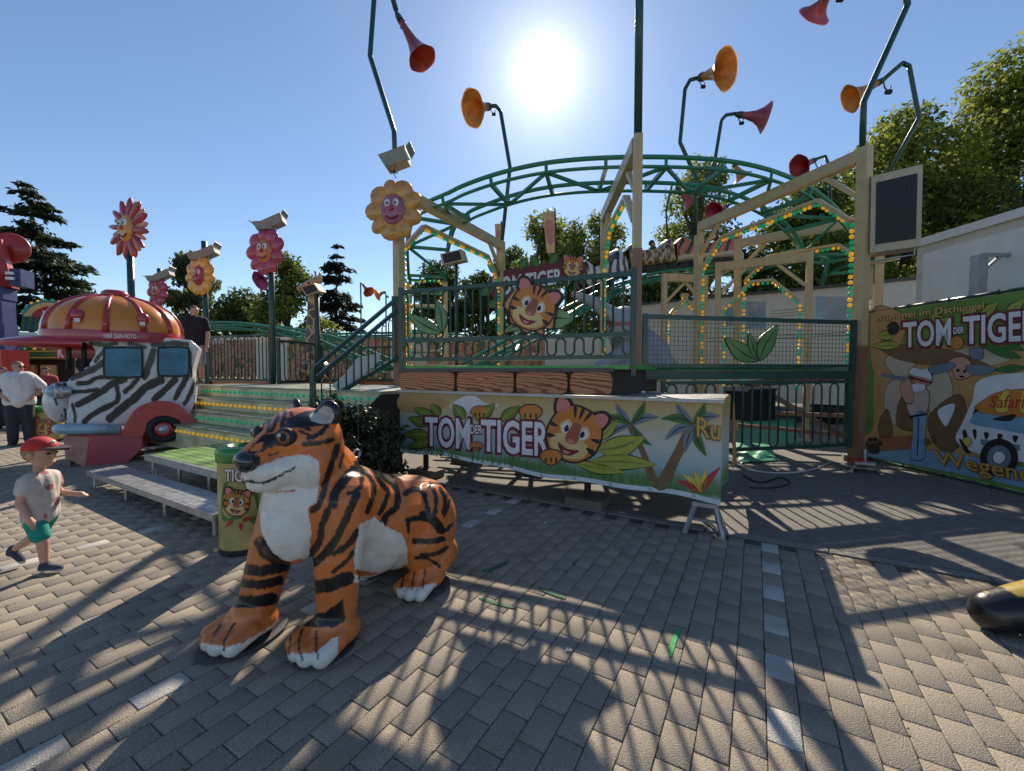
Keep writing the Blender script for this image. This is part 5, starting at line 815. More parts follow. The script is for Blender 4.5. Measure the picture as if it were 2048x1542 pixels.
# ear hollows and toe grooves are pressed into the skin
lv_ = np.stack([-(TV - np.array(TO)) @ np.array(VV), (TV - np.array(TO)) @ np.array(UU), TV[:, 2]], 1)
for sg in (1, -1):
    d = np.linalg.norm((lv_ - np.array([.215, .172 * sg, 1.34])) / np.array([.05, .055, .058]), axis=1); k = np.clip(1 - d, 0, 1); TV -= (np.array(-VV) * .05)[None] * k[:, None]
def z4(p): return (400 + p[0] / 2.754, 780 + p[1] / 2.754)
STR = [([(385, 165), (370, 230)], 10), ([(430, 140), (395, 225)], 12), ([(470, 120), (450, 190)], 11), ([(500, 125), (520, 160), (560, 190)], 10), ([(450, 205), (500, 190), (560, 200), (610, 222)], 9), ([(480, 160), (540, 165), (600, 195)], 11), ([(570, 300), (640, 292), (730, 275)], 14), ([(600, 268), (660, 240), (700, 200)], 13), ([(375, 360), (430, 345)], 6), ([(410, 265), (470, 300)], 12), ([(550, 225), (600, 250)], 8),
    ([(760, 310), (720, 420), (690, 520), (660, 620), (620, 665)], 17), ([(790, 350), (770, 430)], 8), ([(870, 420), (800, 490), (745, 570), (735, 630)], 26), ([(860, 400), (890, 450), (880, 540), (820, 570)], 13), ([(865, 575), (830, 650), (790, 740), (745, 830)], 22), ([(705, 660), (670, 760), (660, 830), (605, 915)], 20), ([(745, 830), (690, 900), (630, 950)], 24), ([(865, 780), (820, 850), (740, 900)], 17), ([(870, 860), (800, 950), (730, 1005)], 11), ([(890, 430), (940, 490), (960, 560), (920, 670)], 14), ([(950, 440), (1000, 520), (1035, 570), (990, 680)], 13), ([(1010, 470), (1080, 540), (1085, 640), (1025, 690), (1005, 755)], 18), ([(1000, 458), (1060, 470), (1110, 462)], 14),
    ([(1130, 570), (1180, 545), (1230, 570), (1250, 640), (1270, 700), (1320, 760)], 15), ([(1145, 715), (1200, 705), (1260, 710), (1310, 745)], 16), ([(1230, 690), (1290, 720), (1325, 770)], 26), ([(1145, 720), (1148, 780)], 10), ([(1265, 515), (1300, 590), (1290, 690)], 12), ([(1320, 540), (1350, 600), (1340, 680)], 11), ([(1375, 610), (1345, 700)], 8), ([(1180, 830), (1260, 836), (1340, 820)], 16), ([(1220, 912), (1300, 902), (1360, 870)], 13), ([(1190, 922), (1260, 932), (1320, 970)], 10), ([(1355, 775), (1385, 740)], 10),
    ([(610, 1085), (700, 1078), (815, 1035)], 38), ([(330, 840), (370, 900), (470, 965)], 34), ([(255, 985), (340, 995), (470, 970)], 30), ([(235, 1060), (330, 1072), (440, 1050)], 26), ([(205, 1165), (300, 1165), (400, 1150)], 34), ([(560, 1320), (545, 1400), (562, 1490)], 6), ([(640, 1330), (640, 1420), (652, 1480)], 6), ([(497, 1350), (490, 1450)], 5), ([(190, 1285), (140, 1370), (130, 1430)], 6), ([(112, 1290), (58, 1390)], 5), ([(1122, 1010), (1112, 1090)], 5), ([(1182, 1000), (1168, 1100)], 5), ([(1240, 990), (1228, 1090)], 5), ([(870, 970), (875, 1040)], 5), ([(210, 512), (260, 502), (330, 514), (400, 492), (470, 457), (525, 425)], 6)]
ORG = [(275, 335), (300, 298), (350, 284), (345, 318), (318, 338)]
BLK = [[(350, 245), (450, 238), (465, 300), (400, 308), (345, 345), (255, 350), (300, 292)], [(590, 1235), (690, 1225), (790, 1150), (800, 1270), (735, 1310), (565, 1305)]]
WHT = [[(330, 570), (520, 560), (600, 470), (650, 380), (662, 470), (640, 620), (592, 650), (612, 780), (600, 925), (470, 945), (390, 885), (340, 780), (325, 660)], [(190, 450), (330, 420), (420, 380), (520, 360), (600, 355), (652, 400), (640, 500), (560, 545), (450, 555), (330, 575), (230, 560), (190, 510)], [(880, 740), (960, 700), (1040, 760), (1110, 790), (1142, 860), (1142, 960), (1080, 995), (980, 1010), (850, 985), (850, 900)], [(440, 1455), (560, 1452), (650, 1440), (700, 1390), (760, 1350), (760, 1480), (660, 1600), (440, 1580)], [(0, 1395), (70, 1402), (140, 1418), (250, 1385), (390, 1300), (420, 1380), (200, 1540), (0, 1520)], [(1080, 1090), (1200, 1085), (1300, 1060), (1330, 1180), (1080, 1200)], [(800, 1010), (900, 1025), (990, 1010), (980, 1060), (830, 1060)]]
def tiger_cols(V, N):
    lo = np.stack([-(V - np.array(TO)) @ np.array(VV), (V - np.array(TO)) @ np.array(UU), V[:, 2]], 1); view = np.array([0, 0, EYE]) - V; facing = (N * view).sum(1) > 0
    mir = (lo[:, 1] < -.02) & ~facing; W_ = V.copy(); W_[mir] -= 2 * lo[mir, 1][:, None] * np.array(UU)[None]; Q = (proj(W_) - np.array([400, 780])) * 2.754; Q = Q + np.stack([vnoise(V, 42), vnoise(V + 7, 47)], 1) * 4 + np.stack([vnoise(V, 150), vnoise(V + 3, 160)], 1) * 3
    c = np.tile(np.array([.64, .175, .04]), (len(V), 1)); c *= (1 + .12 * vnoise(V, 9))[:, None]; br = (1 + .04 * vnoise(V * np.array([1, 1, .35]), 130))[:, None]
    w = np.zeros(len(V), bool)
    for p in WHT: w |= in_poly(Q, p)
    c[w] = np.array([.72, .68, .62]); c *= br
    k = np.zeros(len(V))
    for pts, r in STR:
        pp = cr(pts, 4); d = seg_dist(Q, pp); t0 = 1.0; k = np.maximum(k, np.clip((r - d) / 3 + .5, 0, 1))
    for p in BLK: k = np.maximum(k, in_poly(Q, p).astype(float))
    k = np.where(in_poly(Q, ORG), 0, k)
    mouth = seg_dist(Q, STR[-1][0]) < 7; k = np.where(w & ~mouth & (Q[:, 1] < 1000), 0, k)
    e = np.linalg.norm((lo - np.array([.215, 0, 1.335])) * np.array([1, 0, 1]), axis=1); ear = (np.abs(lo[:, 1]) > .1) & (lo[:, 2] > 1.275) & (np.abs(lo[:, 1]) > .32 - lo[:, 2] * .12)
    c = c * (1 - k[:, None]) + np.array([.012, .011, .012]) * k[:, None]
    inn = np.minimum(np.linalg.norm((lo - np.array([.20, .17, 1.338])) / np.array([.09, .055, .056]), axis=1), np.linalg.norm((lo - np.array([.20, -.17, 1.338])) / np.array([.09, .055, .056]), axis=1)); er = (lo[:, 2] > 1.285) & (np.abs(lo[:, 1]) > .09)
    c[er] = np.array([.014, .013, .014]); c[er & (inn < 1) & (lo[:, 0] > .165)] = np.array([.55, .48, .43])
    ns = np.linalg.norm((lo - np.array([.56, 0, 1.115])) / np.array([.07, .085, .06]), axis=1) < 1; c[ns] = np.array([.01, .01, .012]); return np.clip(c, .005, .9)
tme.vertices.foreach_set('co', TV.astype(np.float32).ravel()); setcol(tme, tiger_cols(TV, TN))
tg = thing('tiger_statue', 'large glossy sitting tiger statue in the foreground', 'statue', TO)
m_tig = M('fibreglass_paint', (1, 1, 1), .3, attr='Col', var=.1, scale=12, coat=.28, spec=.35, bump=.12, bscale=90, dirt=.02)
skin_obj(tme, 'body', m_tig, tg); Rt = Matrix((-VV, UU, Vector((0, 0, 1)))).transposed()
for sg in (1, -1):
    R = Rt @ Matrix.Rotation(.55 * sg, 3, 'Z'); c = TL(.412, .127 * sg, 1.236); o = part(MB().sph(c, (.04, .06, .052), 16, 10, R), 'eye', m_black, tg, True); part(MB().sph(c + R @ Vector((.017, .0, .0)), (.027, .044, .041), 14, 8, R), 'iris', M('iris_brown', (.24, .085, .035), .12, coat=.8), o, True); part(MB().sph(c + R @ Vector((.031, .004, .002)), (.016, .025, .026), 10, 6, R), 'pupil', m_black, o, True); part(MB().sph(c + R @ Vector((.045, -.01, .016)), (.004, .008, .008), 8, 5, R), 'eye_glint', m_white, o, True)
    part(MB().sph(TL(.598, .032 * sg, 1.108), (.012, .016, .013), 10, 6, Rt), 'nostril', m_black, tg, True)
part(MB().sph(TL(.565, 0, 1.115), (.05, .076, .06), 16, 10, Rt), 'nose', M('nose_gloss', (.01, .01, .012), .18, coat=.8), tg, True)
part(MB().tube([TL(-.16 + .028 * math.cos(a), 0, 1.03 + .028 * math.sin(a)) for a in np.linspace(0, 6.28, 15)], .008, 6), 'lifting_ring', m_galv, tg, True)
m_pl = M('base_plate', (.07, .075, .08), .6, .4)
for l, s_, w, d in ((.46, -.255, .36, .5), (.28, .255, .3, .36), (-.52, .285, .32, .42), (-.52, -.285, .32, .42)): part(MB().prism([TL(l + d / 2 * math.cos(a), s_ + w / 2 * math.sin(a), .004) for a in np.linspace(0, 6.28, 14, endpoint=False)], (0, 0, .016)), 'foot_plate', m_pl, tg)
# ================================================================== other fibreglass animals
def vor(P, n, seed, lo, hi):
    r = np.random.default_rng(seed); S = r.uniform(lo, hi, (n, 3)); d = np.sort(np.linalg.norm(P[:, None] - S[None], axis=2), axis=1); return d[:, 1] - d[:, 0]
eb = MB(); E_ = lambda x, y, Y=8.8: PX(x, y, Y)
caps(eb, E_(1150, 590), E_(1188, 604), .085, .11); caps(eb, E_(1188, 604), E_(1225, 632), .11, .2); eb.sph(E_(1248, 650), (.36, .36, .4), 18, 12); caps(eb, E_(1252, 665, 9), E_(1285, 715, 9.3), .4, .62); caps(eb, E_(1262, 700, 8.8), E_(1200, 735, 8.4), .2, .16); caps(eb, E_(1290, 720, 9), E_(1255, 742, 8.6), .24, .2); eb.sph(E_(1262, 650, 8.75), (.14, .3, .34), 14, 10); eb.sph(E_(1290, 735, 9.3), (.75, .7, .35), 16, 10)
em, EV, EN = fused(eb, .03, 4); c = np.tile(np.array([.36, .33, .36]), (len(EV), 1)) * (1 + .12 * vnoise(EV, 6))[:, None]; tipd = np.linalg.norm(EV - np.array(E_(1147, 592)), axis=1); c[tipd < .12] = (.5, .3, .3); q_ = proj(EV); c[(q_[:, 1] > 642) & (q_[:, 1] < 652) & (q_[:, 0] > 1200)] = (.3, .08, .07); setcol(em, c)
el = thing('elephant_figure', 'grey elephant figure with raised trunk behind the front railing', 'figure', Vector((2.6, 9, 1.65))); skin_obj(em, 'body', m_tig, el)
for dx in (-.035, .035): part(MB().sph(E_(1143, 591, 8.72) + Vector((0, 0, dx)), .022, 8, 6), 'nostril', m_maroon, el, True)
gb = MB(); G_ = lambda x, y, Y=11.6: PX(x, y, Y); caps(gb, G_(628, 760), G_(626, 620), .26, .15); caps(gb, G_(626, 620), G_(628, 570), .15, .13); caps(gb, G_(628, 566), G_(600, 578), .15, .09); gb.sph(G_(642, 560), (.05, .04, .13), 10, 8); caps(gb, G_(632, 558), G_(630, 543), .03, .035); caps(gb, G_(638, 560), G_(640, 546), .03, .035); gb.sph(G_(632, 745), (.45, .5, .4), 14, 10)
gm, GV, GN = fused(gb, .028, 3); v_ = vor(GV, 150, 3, GV.min(0), GV.max(0)); c = np.where(((v_ > .035) & (GV[:, 2] < 3.95))[:, None], np.array([.1, .05, .025]), np.array([.5, .34, .14])); setcol(gm, c); gf = thing('giraffe_figure', 'spotted giraffe figure rising behind the left fence', 'figure', Vector((-5.5, 11.6, 1.2))); skin_obj(gm, 'body', m_tig, gf); part(MB().sph(G_(617, 566, 11.45), .03, 8, 6), 'eye', m_black, gf, True)
sb_ = MB(); caps(sb_, (2.97, 2.5, .125), (3.3, 2.4, .22), .12, .18); caps(sb_, (3.3, 2.4, .25), (4.2, 2.1, .42), .17, .36); sb_.sph((2.95, 2.5, .1), (.1, .12, .1), 14, 10); caps(sb_, (3.5, 2.5, .2), (3.45, 2.45, .08), .14, .1); caps(sb_, (3.5, 2.0, .2), (3.4, 1.9, .08), .14, .1); caps(sb_, (4.3, 2.4, .2), (4.25, 2.4, .09), .16, .12)
sm_, SV, SN = fused(sb_, .016, 5); f_ = (SV[:, 2] - (.17 + .22 * (SV[:, 0] - 2.9))) / .1 + vnoise(SV, 12) * .5; c = np.where((f_ > .55)[:, None] & (SV[:, 0] > 2.93)[:, None], np.array([.42, .3, .06]), np.array([.012, .013, .016])); setcol(sm_, c); sn = thing('animal_figure', 'glossy black and yellow animal figure cut off by the right edge', 'figure', (3.4, 2.3, 0)); skin_obj(sm_, 'body', m_tig, sn)
# ================================================================== coaster train
def car(label, A, B_, kind, seed):
    A = Vector(A); B_ = Vector(B_); d = (B_ - A).normalized(); sd = Vector((d.y, -d.x, 0)).normalized(); up = sd.cross(d); up = up if up.z > 0 else -up; L_ = (B_ - A).length; nu, nv = 90, 72; V = []
    for i in range(nu + 1):
        u = i / nu; w = .40 * (1 - .35 * abs(2 * u - 1) ** 4); top = .55 + .22 * max(0, 1 - ((u - .12) / .14) ** 2) + .2 * max(0, 1 - ((u - .9) / .12) ** 2)
        for j in range(nv):
            a = 2 * math.pi * j / nv; ca, sa = math.cos(a), math.sin(a); x = w * math.copysign(abs(ca) ** .5, ca); z = top / 2 + top / 2 * math.copysign(abs(sa) ** .45, sa)
            if sa > .55 and .2 < u < .8: z -= .28 * min(1, (u - .2) * 8, (.8 - u) * 8)
            V.append(A + d * (u * L_) + sd * x + up * (z + .12))
    V = np.array([tuple(v) for v in V]); F = np.array([(i * nv + j, (i + 1) * nv + j, (i + 1) * nv + (j + 1) % nv, i * nv + (j + 1) % nv) for i in range(nu) for j in range(nv)]); ul = np.repeat(np.arange(nu + 1) / nu, nv) * L_; zl = (V - np.array(A)) @ np.array(up)
    if kind == 'giraffe': c = np.where((vor(V, 170, seed, V.min(0), V.max(0)) > .03)[:, None], np.array([.1, .06, .035]), np.array([.5, .36, .16]))
    else:
        s_ = np.sin(ul * 21 + 2.2 * np.sin(zl * 6) + 1.2 * vnoise(V, 5)); base = np.array([.5, .13, .05]) if kind == 'tiger' else np.array([.62, .6, .58]); c = np.where((s_ > (.55 if kind == 'tiger' else .1))[:, None], np.array([.03, .018, .018]), base)
        if kind == 'tiger': c[zl < .3] = (.5, .42, .3)
    t = thing('coaster_car', label, 'coaster car', A, 'animal cars of the coaster train'); me = mesh_np('body', V - np.array(A), F, m_tig, True, c); link('body', me, t); part(MB().bar(A + up * .06 + d * .05, B_ + up * .06 - d * .05, .7, .08), 'chassis', m_black, t)
    for q in (.2, .8):
        for s2 in (-.36, .36): part(MB().lathe([(0, -.03), (.09, -.03), (.09, .03), (0, .03)], A + d * L_ * q + sd * s2 + up * .02, sd, 12), 'wheel', m_black, t, True)
    return t, d, sd, up, A, L_
cg, d, sd, up, A, L_ = car('giraffe patterned car of the train on the high track', PX(1258, 549, 13.0), PX(1346, 536, 13.2), 'giraffe', 5); GA = A + d * L_ * .5 + up * .2
ctg, d2, sd2, up2, A2, L2 = car('orange tiger striped lead car of the train', PX(1350, 536, 13.2), PX(1468, 526, 13.2), 'tiger', 6)
cz, d3, sd3, up3, A3, L3 = car('zebra striped rear car of the train on the slope', PX(1165, 588, 12.3), PX(1252, 553, 12.95), 'zebra', 7)
hb = A2 + d2 * L2 * .98 + up2 * .62; tb = MB(); R_h = Matrix((d2, sd2, up2)).transposed(); tb.sph(hb, (.3, .32, .3), 14, 10, R_h); tb.sph(hb + d2 * .26 - up2 * .08, (.2, .2, .14), 12, 8, R_h); caps(tb, hb - up2 * .2, hb - up2 * .45 + d2 * .05, .24, .28)
for s2 in (-1, 1): tb.sph(hb + sd2 * .25 * s2 + up2 * .28, (.06, .11, .12), 10, 8, R_h)
hm, HV, HN = fused(tb, .022, 3); c = np.tile(np.array([.5, .14, .05]), (len(HV), 1)); ll = (HV - np.array(hb)) @ np.array(d2); zz = (HV - np.array(hb)) @ np.array(up2); c[(zz < -.02) & (ll > .05)] = (.62, .6, .56); c[(np.sin(zz * 40 + ll * 10) > .6) & (ll < .1)] = (.03, .02, .02); c[(zz < -.25)] = (.6, .57, .52); setcol(hm, c); skin_obj(hm, 'head', m_tig, ctg)
for s2 in (-1, 1): part(MB().sph(hb + d2 * .22 + sd2 * .13 * s2 + up2 * .1, .045, 8, 6), 'eye', m_white, ctg, True)
part(MB().sph(hb + d2 * .46 - up2 * .03, .05, 8, 6), 'nose', m_black, ctg, True)
# ================================================================== people
SKIN = (.55, .29, .2)
def human(label, base, h, yaw, J, cols, head=.13, voxel=.012, hairc=(.05, .03, .02), cap=None, bald=False, group=None, seat=False, bulk=1.0, look=0.0, sleeve=.55, leg=.0, fing=True):
    t = thing('person', label, 'person', base, group); b = Vector(base); Rz = Matrix.Rotation(yaw, 3, 'Z'); W_ = lambda p: b + Rz @ Vector((p[0] * h, p[1] * h, p[2] * h)); k = h; mb = MB(); hd = head; hz = 1 - hd * .5
    hc = W_((J.get('hx', 0), J.get('hy', 0), hz)); Rh = Rz @ Matrix.Rotation(look, 3, 'Z'); F = lambda x, y, z: hc + Rh @ Vector((x * hd * k, y * hd * k, z * hd * k))
    mb.sph(F(0, -.02, .06), (.37 * hd * k, .43 * hd * k, .44 * hd * k), 16, 12, Rh); mb.sph(F(0, .1, -.22), (.27 * hd * k, .27 * hd * k, .26 * hd * k), 14, 10, Rh); mb.sph(F(0, .42, -.08), (.055 * hd * k, .09 * hd * k, .1 * hd * k), 8, 6, Rh); mb.sph(F(0, .36, -.3), (.13 * hd * k, .05 * hd * k, .05 * hd * k), 8, 6, Rh)
    for s_ in (-1, 1): mb.sph(F(.38 * s_, -.05, -.02), (.05 * hd * k, .1 * hd * k, .14 * hd * k), 8, 6, Rh)
    sh, hp = J['sh'], J['hip']; nk = W_((0, 0, 1 - hd * .98)); caps(mb, nk - Vector((0, 0, .03 * k)), F(0, -.05, -.25), .035 * k * bulk, .034 * k)
    tz = [(0, 0, sh[0][2] - .01), (0, .0, (sh[0][2] + hp[0][2]) / 2), (0, 0, hp[0][2] + .03)]; wr = .07 * bulk
    def torso(m, e):
        for i in range(2): caps(m, W_((0, .004 * bulk, tz[i][2])), W_((0, .012 * bulk, tz[i + 1][2])), (.066 * bulk + e) * k, (.07 * bulk + e) * k)
        for i in range(2):
            for s_ in (-1, 1): caps(m, W_((s_ * (.055 - .012 * i) * bulk, 0, tz[i][2])), W_((s_ * (.043 + .006 * i) * bulk, 0, tz[i + 1][2])), (.062 * bulk + e) * k, (.064 * bulk + e) * k)
    torso(mb, 0)
    def limb(m, P, R, f0=0.0, f1=2.0, e=0.0):
        for i in range(len(P) - 1):
            a = max(f0 - i, 0); c_ = min(f1 - i, 1)
            if c_ <= a: continue
            p = Vector(P[i]).lerp(Vector(P[i + 1]), a); q = Vector(P[i]).lerp(Vector(P[i + 1]), c_); caps(m, W_(p), W_(q), (R[i] + (R[i + 1] - R[i]) * a + e) * k, (R[i] + (R[i + 1] - R[i]) * c_ + e) * k, 12)
    for s_ in (0, 1):
        A_ = [sh[s_], J['el'][s_], J['wr'][s_]]; limb(mb, A_, [.032, .027, .02]); w = Vector(J['wr'][s_]); dr = (w - Vector(J['el'][s_])).normalized(); hd_ = w + dr * .035; caps(mb, W_(w), W_(hd_), .021 * k, .024 * k)
        if fing:
            o_ = Vector((0, 0, 1)).cross(dr); o_ = o_.normalized() if o_.length > .1 else Vector((1, 0, 0))
            for q in (-1.5, -.5, .5, 1.5): f0 = hd_ + o_ * q * .0105; f1 = f0 + dr * (.03 + .006 * (abs(q) < 1)); f2 = f1 + dr * .012 - Vector((0, 0, .012)); caps(mb, W_(f0), W_(f1), .0062 * k, .0058 * k, 8); caps(mb, W_(f1), W_(f2), .0058 * k, .005 * k, 8)
            caps(mb, W_(w + o_ * .016), W_(w + o_ * .034 + dr * .03), .0075 * k, .006 * k, 8)
        if not seat: L3_ = [hp[s_], J['kn'][s_], J['an'][s_]]; limb(mb, L3_, [.052, .038, .024]); an = Vector(J['an'][s_])
    me, V, N = fused(mb, voxel, 3); skin_obj(me, 'body', M('skin', SKIN, .5, var=.08, scale=8), t)
    s2 = MB(); torso(s2, .012); 
    for s_ in (0, 1): limb(s2, [sh[s_], J['el'][s_], J['wr'][s_]], [.042, .04, .03], 0, sleeve, .008)
    me, V, N = fused(s2, voxel, 4)
    zc = W_((0, 0, hp[0][2] - .01)).z; c = np.tile(np.array(cols[0]), (len(V), 1)) * (1 + .06 * vnoise(V, 30))[:, None]
    if cols[2]:
        v_ = vor(V, 60, 4, V.min(0), V.max(0)); sp_ = np.random.default_rng(2).uniform(V.min(0), V.max(0), (26, 3)); dd = np.linalg.norm(V[:, None] - sp_[None], axis=2).min(1); c[dd < .035] = (.36, .1, .14); c[dd < .015] = (.3, .2, .4)
    setcol(me, c); skin_obj(me, 'shirt', M('cloth', (1, 1, 1), .85, attr='Col', bump=.7, bscale=11), t)
    if not seat:
        s3 = MB(); caps(s3, W_((-.035 * bulk, 0, hp[0][2] + .03)), W_((.035 * bulk, 0, hp[0][2] + .03)), .07 * bulk * k, .07 * bulk * k)
        for s_ in (0, 1): limb(s3, [hp[s_], J['kn'][s_], J['an'][s_]], [.062 * bulk, .052, .042], 0, leg or 1.95, .004)
        me, V, N = fused(s3, voxel, 4); setcol(me, np.tile(np.array(cols[1]), (len(V), 1)) * (1 + .1 * vnoise(V, 25))[:, None]); skin_obj(me, 'shorts' if leg else 'trousers', MATS['cloth'], t)
        for s_ in (0, 1):
            an = Vector(J['an'][s_]); tip = Vector(J['toe'][s_]); d_ = tip - an; q = MB(); caps(q, W_(an + Vector((0, 0, -.012))), W_(tip), .03 * k, .024 * k); caps(q, W_(an + Vector((0, -.012, -.02))), W_(an + Vector((0, .0, .012))), .032 * k, .03 * k); me, V, N = fused(q, voxel * .8, 3); lowz = V[:, 2].min(); c = np.where((V[:, 2] < lowz + .022 * k)[:, None], np.array([.5, .48, .45]), np.array(cols[3])); setcol(me, c); skin_obj(me, 'shoe', MATS['cloth'], t)
    for s_ in (-1, 1): e = part(MB().sph(F(.15 * s_, .365, .03), .045 * hd * k, 8, 6), 'eye', m_black, t, True)
    q = MB()
    if cap:
        q.sph(F(0, -.03, .2), (.43 * hd * k, .5 * hd * k, .42 * hd * k), 16, 10, Rh); q.v = [(x, y, max(z, F(0, 0, .17).z)) for x, y, z in q.v]; cp = part(q, 'cap', cap, t, True); p = MB(); p.prism([F(.36 * math.sin(a) , .3 + .62 * math.cos(a), .2 - .06 * math.cos(a)) for a in np.linspace(-1.57, 1.57, 11)], (0, 0, .016 * k)); part(p, 'cap_peak', M('peak_dark', (.05, .03, .04), .6), cp); part(MB().sph(F(0, .4, .42), (.09 * hd * k, .03 * hd * k, .07 * hd * k), 8, 6, Rh), 'cap_badge', m_white, cp, True)
    q = MB(); q.sph(F(0, -.08, .12), (.41 * hd * k, .45 * hd * k, .45 * hd * k), 16, 12, Rh); kk = []
    q.v = [tuple(Vector(v) if (Rh.transposed() @ (Vector(v) - hc)).y < (.12 if not bald else -.1) * hd * k or (Vector(v) - hc).z > .3 * hd * k else hc.lerp(Vector(v), .8)) for v in q.v]; q.v = [tuple(Vector(v) if (Vector(v) - hc).z > -.2 * hd * k else hc.lerp(Vector(v), .75)) for v in q.v]
    if not bald: part(q, 'hair', M('hair_%d' % int(hairc[0] * 999), hairc, .7, bump=.5, bscale=120), t, True)
    else: q.v = [tuple(hc.lerp(Vector(v), .975)) for v in q.v]; part(q, 'hair', M('stubble', (.2, .13, .09), .8), t, True)
    return t, F, W_
J1 = dict(sh=[(-.1, 0, .815), (.1, 0, .815)], el=[(-.2, -.03, .68), (.2, -.03, .68)], wr=[(-.115, .05, .585), (.115, .05, .585)], hip=[(-.05, 0, .5), (.05, 0, .5)], kn=[(-.06, .01, .28), (.06, .01, .28)], an=[(-.065, -.01, .045), (.065, -.01, .045)], toe=[(-.075, .09, .025), (.075, .09, .025)])
t_, F_, W_ = human('man in white t-shirt and dark jeans with hands on his hips', (-10.58, 8.9, 0), 1.8, math.pi + .75, J1, ((.66, .66, .68), (.025, .03, .045), None, (.02, .02, .022)), .128, .016, bald=True, bulk=1.12, sleeve=.75, look=.75)
for s_ in (-1, 1): part(MB().sph(F_(.17 * s_, .4, .04), (.035, .012, .024), 10, 6), 'sunglass_lens', m_black, t_, True)
J2 = dict(sh=[(-.1, 0, .815), (.1, 0, .815)], el=[(-.135, -.01, .64), (.135, -.01, .64)], wr=[(-.13, .05, .49), (.13, .05, .49)], hip=[(-.05, 0, .5), (.05, 0, .5)], kn=[(-.055, .01, .28), (.055, .01, .28)], an=[(-.06, -.01, .045), (.06, -.01, .045)], toe=[(-.065, .09, .025), (.065, .09, .025)])
b2 = pole_at(392, 9.9); human('man in black t-shirt and grey shorts standing above the stairs', (b2.x, b2.y, 1.3), 1.84, math.pi + .5, J2, ((.012, .012, .016), (.3, .3, .32), None, (.05, .05, .05)), .125, .018, hairc=(.07, .04, .025), leg=1.05, look=.5)
Jc = dict(hx=0, hy=.02, sh=[(-.1, 0, .70), (.1, 0, .70)], el=[(-.125, .02, .56), (.135, -.01, .555)], wr=[(-.12, .15, .545), (.14, .05, .44)], hip=[(-.05, 0, .40), (.05, 0, .40)], kn=[(-.06, -.09, .25), (.06, .06, .235)], an=[(-.06, -.26, .135), (.06, .07, .055)], toe=[(-.06, -.2, .045), (.065, .175, .03)])
human('small child in a red cap, spotted white top and teal shorts walking right', (-3.79, 3.3, 0), 1.05, -math.pi / 2 + .1, Jc, ((.5, .45, .4), (.01, .26, .22), True, (.04, .05, .08)), .215, .009, hairc=(.3, .18, .09), cap=M('cap_red', (.5, .025, .02), .7, bump=.2, bscale=60), leg=.72, sleeve=.42, look=0.0, bulk=.98)
Js = dict(sh=[(-.1, 0, .815), (.1, 0, .815)], el=[(-.13, .08, .68), (.13, .08, .68)], wr=[(-.1, .2, .68), (.1, .2, .68)], hip=[(-.05, 0, .56), (.05, 0, .56)], kn=[], an=[], toe=[])
for lab, p, cc, hc_ in (('rider in dark clothes sitting in the giraffe car', GA - up * .35, (.05, .04, .05), (.03, .02, .02)), ('long haired rider in pale top in the tiger car', A2 + d2 * L2 * .36 - up2 * .3, (.45, .38, .4), (.16, .08, .04)), ('front rider with dark hair in the tiger car', A2 + d2 * L2 * .7 - up2 * .22, (.3, .2, .22), (.05, .03, .02))): human(lab, p - Vector((0, 0, .35)), 1.45, -math.pi / 2, Js, (cc, cc, None, None), .15, .02, hairc=hc_, seat=True, fing=False, group='riders in the train')
for lab, x, Y, cc in (('bystander in dark clothes cut off by the left edge', 4, 11.2, (.02, .02, .03)), ('bystander in red top behind the white-shirted man', 92, 12.6, (.4, .06, .05))): b_ = pole_at(x, Y); human(lab, (b_.x, b_.y, 0), 1.7, math.pi + .6, J2, (cc, (.03, .03, .05), None, (.02, .02, .02)), .13, .025, fing=False)
